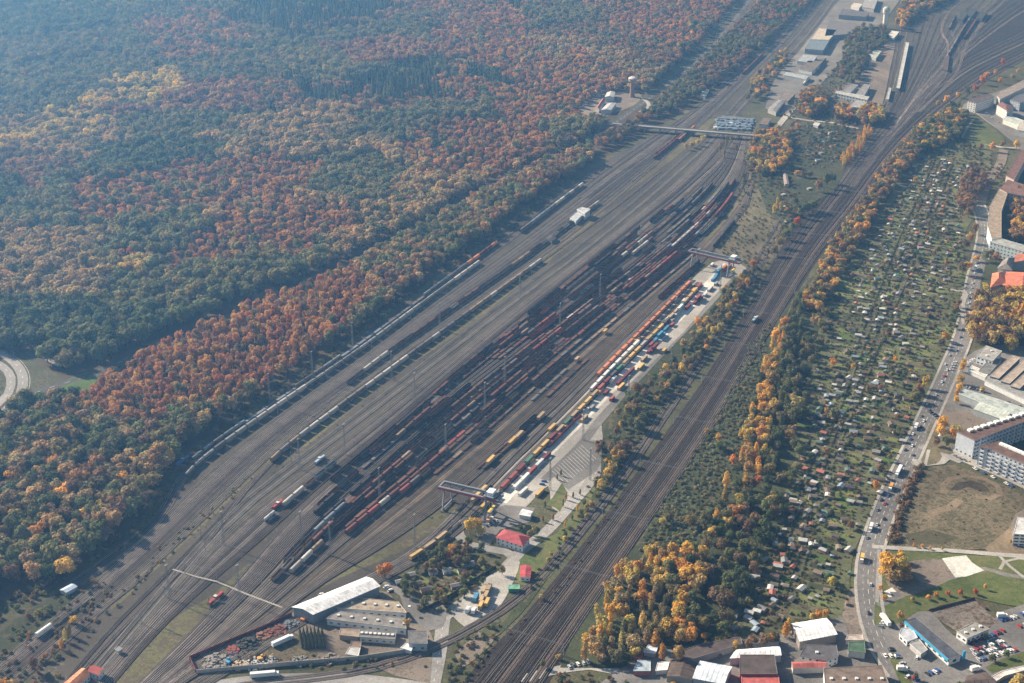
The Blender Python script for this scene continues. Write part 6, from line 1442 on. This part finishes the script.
for x, y, rz, c, lb, L in ((283,643,40,(.66,.70,.76),'long white lorry inside the scrap yard',16),(265,677,8,(.7,.72,.74),'long white lorry parked on the bottom road',18),(885,622,100,(.62,.62,.62),'white trailer lorry beside the small car park',13),(902,671,0,(.7,.7,.68),'white lorry near the bottom right car row',7),(490,522,60,(.5,.3,.2),'small lorry in front of the office',8),(468,612,75,(.5,.55,.6),'grey lorry tractor in the lorry yard',6),(474,613,75,(.6,.62,.64),'white lorry tractor in the lorry yard',6),(694,292,62,(.66,.4,.1),'yellow lorry on the far terminal lane',9),(975,671,20,(.66,.66,.64),'white camper beside the dark fence',7),(1002,618,0,(.7,.7,.7),'white van like lorry at the edge of the waste ground',7)):
    p = P(x, y); truck(p.x, p.y, R(rz), c, lb, L)

# ------------------------------------------------------------------ garden sheds
M_wallT, M_roofT = tinted('shed_wall'), tinted('shed_roof', False, .7, .2, .6)
def shed_meshes(w, l, h, r):
    mb = MB(); mb.box(-w / 2, w / 2, -l / 2, l / 2, 0, h, 0); wl = mb.mesh('wall', [M_wallT])
    mb = MB(); a_, b_ = w / 2 + .3, l / 2 + .3
    mb.face([(-a_, -b_, h + .01), (a_, -b_, h + .01), (a_, 0, h + r), (-a_, 0, h + r)]); mb.face([(a_, b_, h + .01), (-a_, b_, h + .01), (-a_, 0, h + r), (a_, 0, h + r)])
    mb.face([(a_, -b_, h + .01), (a_, b_, h + .01), (a_, 0, h + r)]); mb.face([(-a_, b_, h + .01), (-a_, -b_, h + .01), (-a_, 0, h + r)]); mb.face([(-a_, b_, h + .005), (a_, b_, h + .005), (a_, -b_, h + .005), (-a_, -b_, h + .005)])
    rf = mb.mesh('roof', [M_roofT])
    mb = MB(); mb.box(-.4, .4, -l / 2 - .06, -l / 2 - .005, 0, 1.9, 0); dr = mb.mesh('door', [M_wallT])
    return wl, rf, dr
SH_ = [shed_meshes(3.8, 3.2, 2.2, .8), shed_meshes(5.2, 3.6, 2.4, .6), shed_meshes(2.8, 2.4, 2.1, .3), shed_meshes(6.0, 4.2, 2.5, 1.1)]
RCOL = [('white', (.52, .52, .50)), ('pale grey', (.30, .31, .32)), ('grey', (.20, .20, .20)), ('dark', (.08, .075, .07)), ('dark', (.10, .09, .08)), ('brown', (.13, .09, .07)), ('brown', (.18, .12, .09)), ('reddish', (.34, .12, .09)), ('pale blue', (.26, .32, .38)), ('greenish', (.10, .16, .13)), ('brown', (.22, .17, .13)), ('grey', (.24, .235, .23)), ('pale grey', (.40, .39, .37))]
HUTS = [0]; MOREHUTS = []
def hut(x, y, rz, where, c=None, k=None):
    if ('allotment lane' in where or 'lower end' in where) and not inside((x, y), ALW): return
    if 'allotment lane' in where and HUTS[0] > 226:
        n, rc = random.choice(RCOL); j = random.uniform(.85, 1.15); MOREHUTS.append((x, y, 0, rz, 1, 1, 1, random.choice([0, 1, 2, 3]), tuple(v * j for v in rc))); return
    HUTS[0] += 1; j = random.uniform(.85, 1.15)
    n, rc = c or random.choice(RCOL); wl, rf, dr = SH_[k if k is not None else random.choice([0, 0, 1, 2, 3])]
    o = thing('garden_shed', (x, y, 0), rz, '%s roofed garden shed %s' % (n, where), 'garden shed', 'garden sheds ' + where)
    wc = random.choice([(.35, .25, .17), (.45, .43, .40), (.20, .14, .10), (.55, .54, .5), (.14, .18, .12)])
    obj('wall', wl, o, col=wc); obj('roof', rf, o, col=tuple(v * j for v in rc)); obj('door', dr, o, col=(.2, .15, .1))
def along_lane(pts, offs, step, where, p_=.85):
    pl = smooth(PL(pts), 8); L = lengths(pl)
    for off in offs:
        s = random.uniform(0, step)
        while s < L[-1]:
            if random.random() < p_:
                p, a_ = at_len(pl, L, s); q = p + Vector((-math.sin(a_), math.cos(a_), 0)) * (off + random.uniform(-6, 6))
                hut(q.x, q.y, a_ + R(random.choice([0, 90]) + random.uniform(-22, 22)), where)
            s += step * random.uniform(.7, 1.35)
along_lane(LANES[0][:9], [9, 20, 31, -9, -19], 11, 'by the left allotment lane')
along_lane(LANES[0][8:], [9, 20, -10, -20], 13, 'by the far left allotment lane', .75)
along_lane(LANES[1][:6], [9, -10, -21, -33, -46, 18], 11, 'by the right allotment lane', .8)
along_lane(LANES[1][5:], [10, -11, -24, -38], 13, 'by the far right allotment lane', .8)
for x, y in ((757,613),(748,620),(755,632),(733,618),(742,594),(748,582),(757,574),(764,562),(733,630),(763,536),(769,530),(765,520),(776,505),(803,528),(793,502),(818,545),(823,552),(770,590),(722,622),(738,642),(745,600),(752,640)):
    p = P(x, y); hut(p.x, p.y, R(random.choice([60, 150]) + random.uniform(-15, 15)), 'near the lower end of the allotments', RCOL[0] if random.random() < .3 else None, 1)
for i in range(26):
    p = P(random.uniform(803, 840), random.uniform(133, 162)); hut(p.x, p.y, R(random.uniform(0, 180)), 'in the small upper gardens')
for x, y, c in ((411,577,2),(400,584,1),(417,586,4),(433,574,5),(455,588,2),(462,572,3),(447,573,1),(425,592,4),(470,566,2)):
    p = P(x, y); hut(p.x, p.y, R(20), 'in the triangular garden plot', RCOL[c], 3)
for x, y, c in ((700,300,2),(798,215,1),(784,208,0),(783,196,0),(809,190,0),(787,222,3)):
    p = P(x, y)
    if x > 750: hut(p.x, p.y, R(30), 'left of the upper main line', RCOL[c], 1)

HM = []
for w_, l_, h_, r_ in ((3.8, 3.2, 2.2, .8), (5.2, 3.6, 2.4, .6), (2.8, 2.4, 2.1, .3), (6.0, 4.2, 2.5, 1.1)):
    mb = MB(); mb.box(-w_ / 2, w_ / 2, -l_ / 2, l_ / 2, 0, h_, 1); a_, b_ = w_ / 2 + .3, l_ / 2 + .3
    mb.face([(-a_, -b_, h_ + .01), (a_, -b_, h_ + .01), (a_, 0, h_ + r_), (-a_, 0, h_ + r_)]); mb.face([(a_, b_, h_ + .01), (-a_, b_, h_ + .01), (-a_, 0, h_ + r_), (a_, 0, h_ + r_)])
    mb.face([(a_, -b_, h_ + .01), (a_, b_, h_ + .01), (a_, 0, h_ + r_)]); mb.face([(-a_, b_, h_ + .01), (-a_, -b_, h_ + .01), (-a_, 0, h_ + r_)])
    HM.append(mb.mesh('hut_mass', [tinted('shed_roof_mass', True, .7, .2, .6), cm((.30, .25, .20), 'hutwall')]))
scatter('distant_garden_sheds', MOREHUTS, HM, 'dense scatter of small garden sheds in the upper allotments', 'garden sheds')
print('MOREHUTS', len(MOREHUTS), 'HUTS', HUTS)
# ------------------------------------------------------------------ scrap yard goods, footpath, small things
def heap(px, py, r, h, c, label, name='scrap_heap', n=60, s=1.2):
    p = P(px, py); rr = random.Random(px); mb = MB()
    for i in range(n):
        a_, d = rr.uniform(0, 6.28), r * math.sqrt(rr.random()); z = h * (1 - d / r) * rr.uniform(.3, 1)
        x, y = d * math.cos(a_), d * math.sin(a_); w, l = rr.uniform(.3, s), rr.uniform(.4, s * 1.5); t = rr.uniform(0, 3)
        bs = [(x + u * w * math.cos(t) - v * l * math.sin(t), y + u * w * math.sin(t) + v * l * math.cos(t)) for u, v in ((-1, -1), (1, -1), (1, 1), (-1, 1))]
        mb.prism(bs, 0, z + rr.uniform(.4, 1.2), 0)
    thing(name, (p.x, p.y, 0), 0, label, 'heap', None, mb.mesh(name, [cm(c, 'scrap', .9, .5, 1.5)]))
heap(248, 644, 8, 3.5, (.055, .055, .05), 'dark round heap of scrap behind the red fence', n=90)
heap(262, 637, 4.5, 2.2, (.22, .12, .08), 'rusty orange heap of scrap beside the dark heap')
heap(216, 663, 9, 2.2, (.24, .22, .20), 'grey heap of mixed scrap at the left tip of the yard', n=90)
heap(280, 630, 6, 2, (.16, .07, .055), 'dark red pile of metal along the fence'); heap(290, 625, 5, 2, (.14, .15, .16), 'grey pile of metal near the white hall'); heap(270, 634, 5, 2, (.17, .07, .05), 'red pile of metal in the middle of the fence line')
heap(255, 664, 7, 1.4, (.42, .41, .39), 'white row of discarded appliances along the wall', n=60, s=.6); heap(268, 662, 6, 1.4, (.34, .34, .33), 'second row of pale bags along the wall', n=50, s=.6); heap(240, 666, 5, 1.2, (.45, .35, .25), 'tan heap beside the discarded appliances', n=40, s=.7)
heap(233, 651, 4, 1.6, (.22, .07, .06), 'small red heap beside the long fence', n=40); heap(300, 662, 6, 1.6, (.20, .19, .17), 'grey pallets along the concrete wall', n=50, s=.8); heap(330, 660, 6, 1.6, (.24, .20, .17), 'brown pallets along the concrete wall', n=50, s=.8)
for r_ in range(5):
    for q in range(7):
        p = P(300 + q * 3.7 + r_ * .6, 634 + r_ * 3.6)
        o = thing('stacked_shrub_tree', (p.x, p.y, 0), random.uniform(0, 6), 'tall dark potted evergreen in the block inside the works yard', 'tree', 'evergreens in the works yard'); o.scale = (.3, .3, .3 * random.uniform(.8, 1.1)); o.name = 'evergreen_tree'
        obj('trunk', P_trunk[6], o); obj('crown', P_crown[6], o, col=(.07, .09, .06))
def digger(px, py, rz, c, label):
    p = P(px, py); o = thing('excavator', (p.x, p.y, 0), R(rz), label, 'excavator')
    mb = MB(); mb.box(-2, 2, -1.5, -.9, 0, .9, 0); mb.box(-2, 2, .9, 1.5, 0, .9, 0); mb.box(-1, 1, -.9, .9, .4, .9, 0); obj('track', mb.mesh('track', [M_under]), o)
    mb = MB(); mb.box(-2.2, 1.4, -1.4, 1.4, .91, 2.2, 0); mb.box(.2, 1.5, .2, 1.3, 2.21, 3.4, 0); obj('body', mb.mesh('body', [M_car]), o, col=c)
    mb = MB(); mb.bar((1.2, 0, 1.8), (4.6, 0, 6.0), .28, 0); mb.bar((4.6, 0, 6.0), (7.2, 0, 3.0), .22, 0); mb.box(6.8, 7.8, -.6, .6, 2.0, 3.0, 0); obj('boom', mb.mesh('boom', [M_car]), o, col=c)
digger(229, 663, 70, (.10, .30, .50), 'blue excavator with a raised boom in the scrap yard'); digger(261, 660, 20, (.60, .35, .12), 'orange excavator in the scrap yard'); digger(304, 621, -20, (.6, .25, .1), 'orange loader in front of the white hall')
ribbon('footpath', [(173,570),(195,577),(216,582),(245,594),(282,608)], 1.5, M_conc, z=.62)
p = P(883.5, 595); mb = MB(); mb.box(-3, 3, -3, 3, 0, .5, 0); thing('play_platform', (p.x + 8, p.y, 0), 0, 'low dark block on the small white square', 'block', None, mb.mesh('play_platform', [cm((.12, .12, .12), 'steel')]))
# blue and white goods on the storage ground behind the road bridge
for i in range(16):
    for j in range(5):
        x = 716 + i * 2.3 + j * .8 + random.uniform(-1.2, 1.2); y = 128.5 - j * 2.4 + i * .12 + random.uniform(-.8, .8); p = P(x, y)
        mb = MB() if i + j == 0 else mb
        if i + j == 0: mb.box(-2.6, 2.6, -4.6, 4.6, 0, 1.6, 0); mb.box(-2.6, 1.4, -3.4, 2.2, 1.61, 2.6, 0); stk = mb.mesh('pallet_stack', [M_wallT])
        cc = random.choice([(.15, .20, .26), (.17, .22, .28), (.13, .18, .24), (.52, .55, .58) if random.random() < .15 else (.16, .21, .27)])
        o = thing('crate_stack', (p.x, p.y, 0), R(random.uniform(-10, 10)), 'low wrapped %s stack behind the road bridge' % ('white' if cc[0] > .5 else 'blue grey'), 'stack', 'wrapped stacks behind the road bridge', stk, cc)
# details of the long hall: blue fascia
t = next(o for o in ALL if o.name.startswith('long_hall'))
q0, q1 = P(905.5, 621.5, 5) , P(949, 660, 5); c = t.location; d = (q1 - q0).normalized(); n = Vector((d.y, -d.x, 0))
if (q0 - c).dot(n) < 0: n = -n
mb = MB(); a_, b_ = q0 - c + n * .5, q1 - c + n * .5; mb.prism([(v.x, v.y) for v in (a_, b_, b_ + n * .5, a_ + n * .5)][::1], 3.9, 5.7, 0); obj('fascia', mb.mesh('fascia', [cm((.05, .30, .50), 'steel')]), t)
p = P(963, 660); mb = MB(); mb.box(-1.2, 1.2, -.4, .4, 0, 7, 0); thing('advertising_pillar', (p.x, p.y, 0), R(30), 'bright blue upright pillar sign at the end of the long hall', 'sign', None, mb.mesh('advertising_pillar', [cm((.05, .35, .60), 'steel')]))
# balconies and roof boxes of the apartment blocks
for o in [o for o in ALL if o.name.startswith('apartment_block') and 'corner' in o['label']]:
    rf = [c for c in o.children if c.name.startswith('roof')][0]
    mb = MB(); mb.box(-2.2, 2.2, -1.6, 1.6, 0, 1.6, 0); bx = mb.mesh('roof_box', [cm((.78, .78, .76), 'vent')])
    a_, b_ = (P(966, 431, 17), P(1024, 413, 17)) if 'corner' in o['label'] and 'front' not in o['label'] else (P(999, 443.5, 17), P(1038, 460, 17))
    for i in range(9):
        q = a_.lerp(b_, (i + .5) / 9) - o.location; obj('roof_box', bx, o, (q.x, q.y - 2.5, 17.6), math.atan2((b_ - a_).y, (b_ - a_).x))
    a2, b2 = (P(974.5, 440.5, 17), P(1034, 418, 17)) if 'front' not in o['label'] else (P(979.5, 446.5, 17), P(1040, 471, 17))
    d = (b2 - a2).normalized(); n = Vector((d.y, -d.x, 0)); n = n if n.y < 0 else -n
    mb = MB(); mb.box(-1.6, 1.6, -.6, .6, 0, 1.1, 0); bal = mb.mesh('balcony', [cm((.46, .48, .52), 'trim')]); m_ = int((b2 - a2).length / 7)
    for i in range(min(m_, 19)):
        for s in range(5):
            q = a2 + d * (3.5 + i * 7) + n * .95 - o.location; obj('balcony', bal, o, (q.x, q.y, .6 + s * 3.4), math.atan2(d.y, d.x))

# ------------------------------------------------------------------ the air
mb = MB(); mb.box(-4600, 5600, 150, 8100, -1.0, 575.0)
mb.v = [(x, (-60 if y == 150 else y), z) for x, y, z in mb.v]
mh = bpy.data.materials.new('haze_air'); mh.use_nodes = True; nt = mh.node_tree
for n in list(nt.nodes): nt.nodes.remove(n)
ou = nt.nodes.new('ShaderNodeOutputMaterial'); pv = nt.nodes.new('ShaderNodeVolumePrincipled')
pv.inputs['Color'].default_value = (*HAZE_COL, 1); pv.inputs['Absorption Color'].default_value = (1, 1, 1, 1); pv.inputs['Density'].default_value = HAZE; pv.inputs['Anisotropy'].default_value = 0.6
nt.links.new(pv.outputs[0], ou.inputs['Volume'])
hz = obj('haze', mb.mesh('haze', [mh])); tag(hz, 'thin blue autumn haze over the whole plain', 'haze', None, 'stuff')

# ------------------------------------------------------------------ labels that single each thing out
def ordinal(n): return '%d%s' % (n, 'th' if 10 <= n % 100 <= 20 else {1: 'st', 2: 'nd', 3: 'rd'}.get(n % 10, 'th'))
def finish_labels():
    by = {}
    for o in ALL: by.setdefault(o['label'], []).append(o)
    for lab, os_ in by.items():
        if len(os_) == 1: continue
        os_.sort(key=lambda o: proj(o.location.x, o.location.y, 0)[0])
        for i, o in enumerate(os_):
            pos = 'leftmost' if i == 0 else ('rightmost' if i == len(os_) - 1 else ordinal(i + 1) + ' from the left')
            o['label'] = (lab + ', ' + pos).strip()
            if not o.get('group'): o['group'] = lab
for l in sorted({o['label'] for o in ALL if len(o['label'].split()) > 12}): print('LONG', l)
finish_labels()
over = [o['label'] for o in ALL if len(o['label'].split()) > 16]
print('LABELS over 16 words:', len(over), over[:5], 'things', len(ALL))
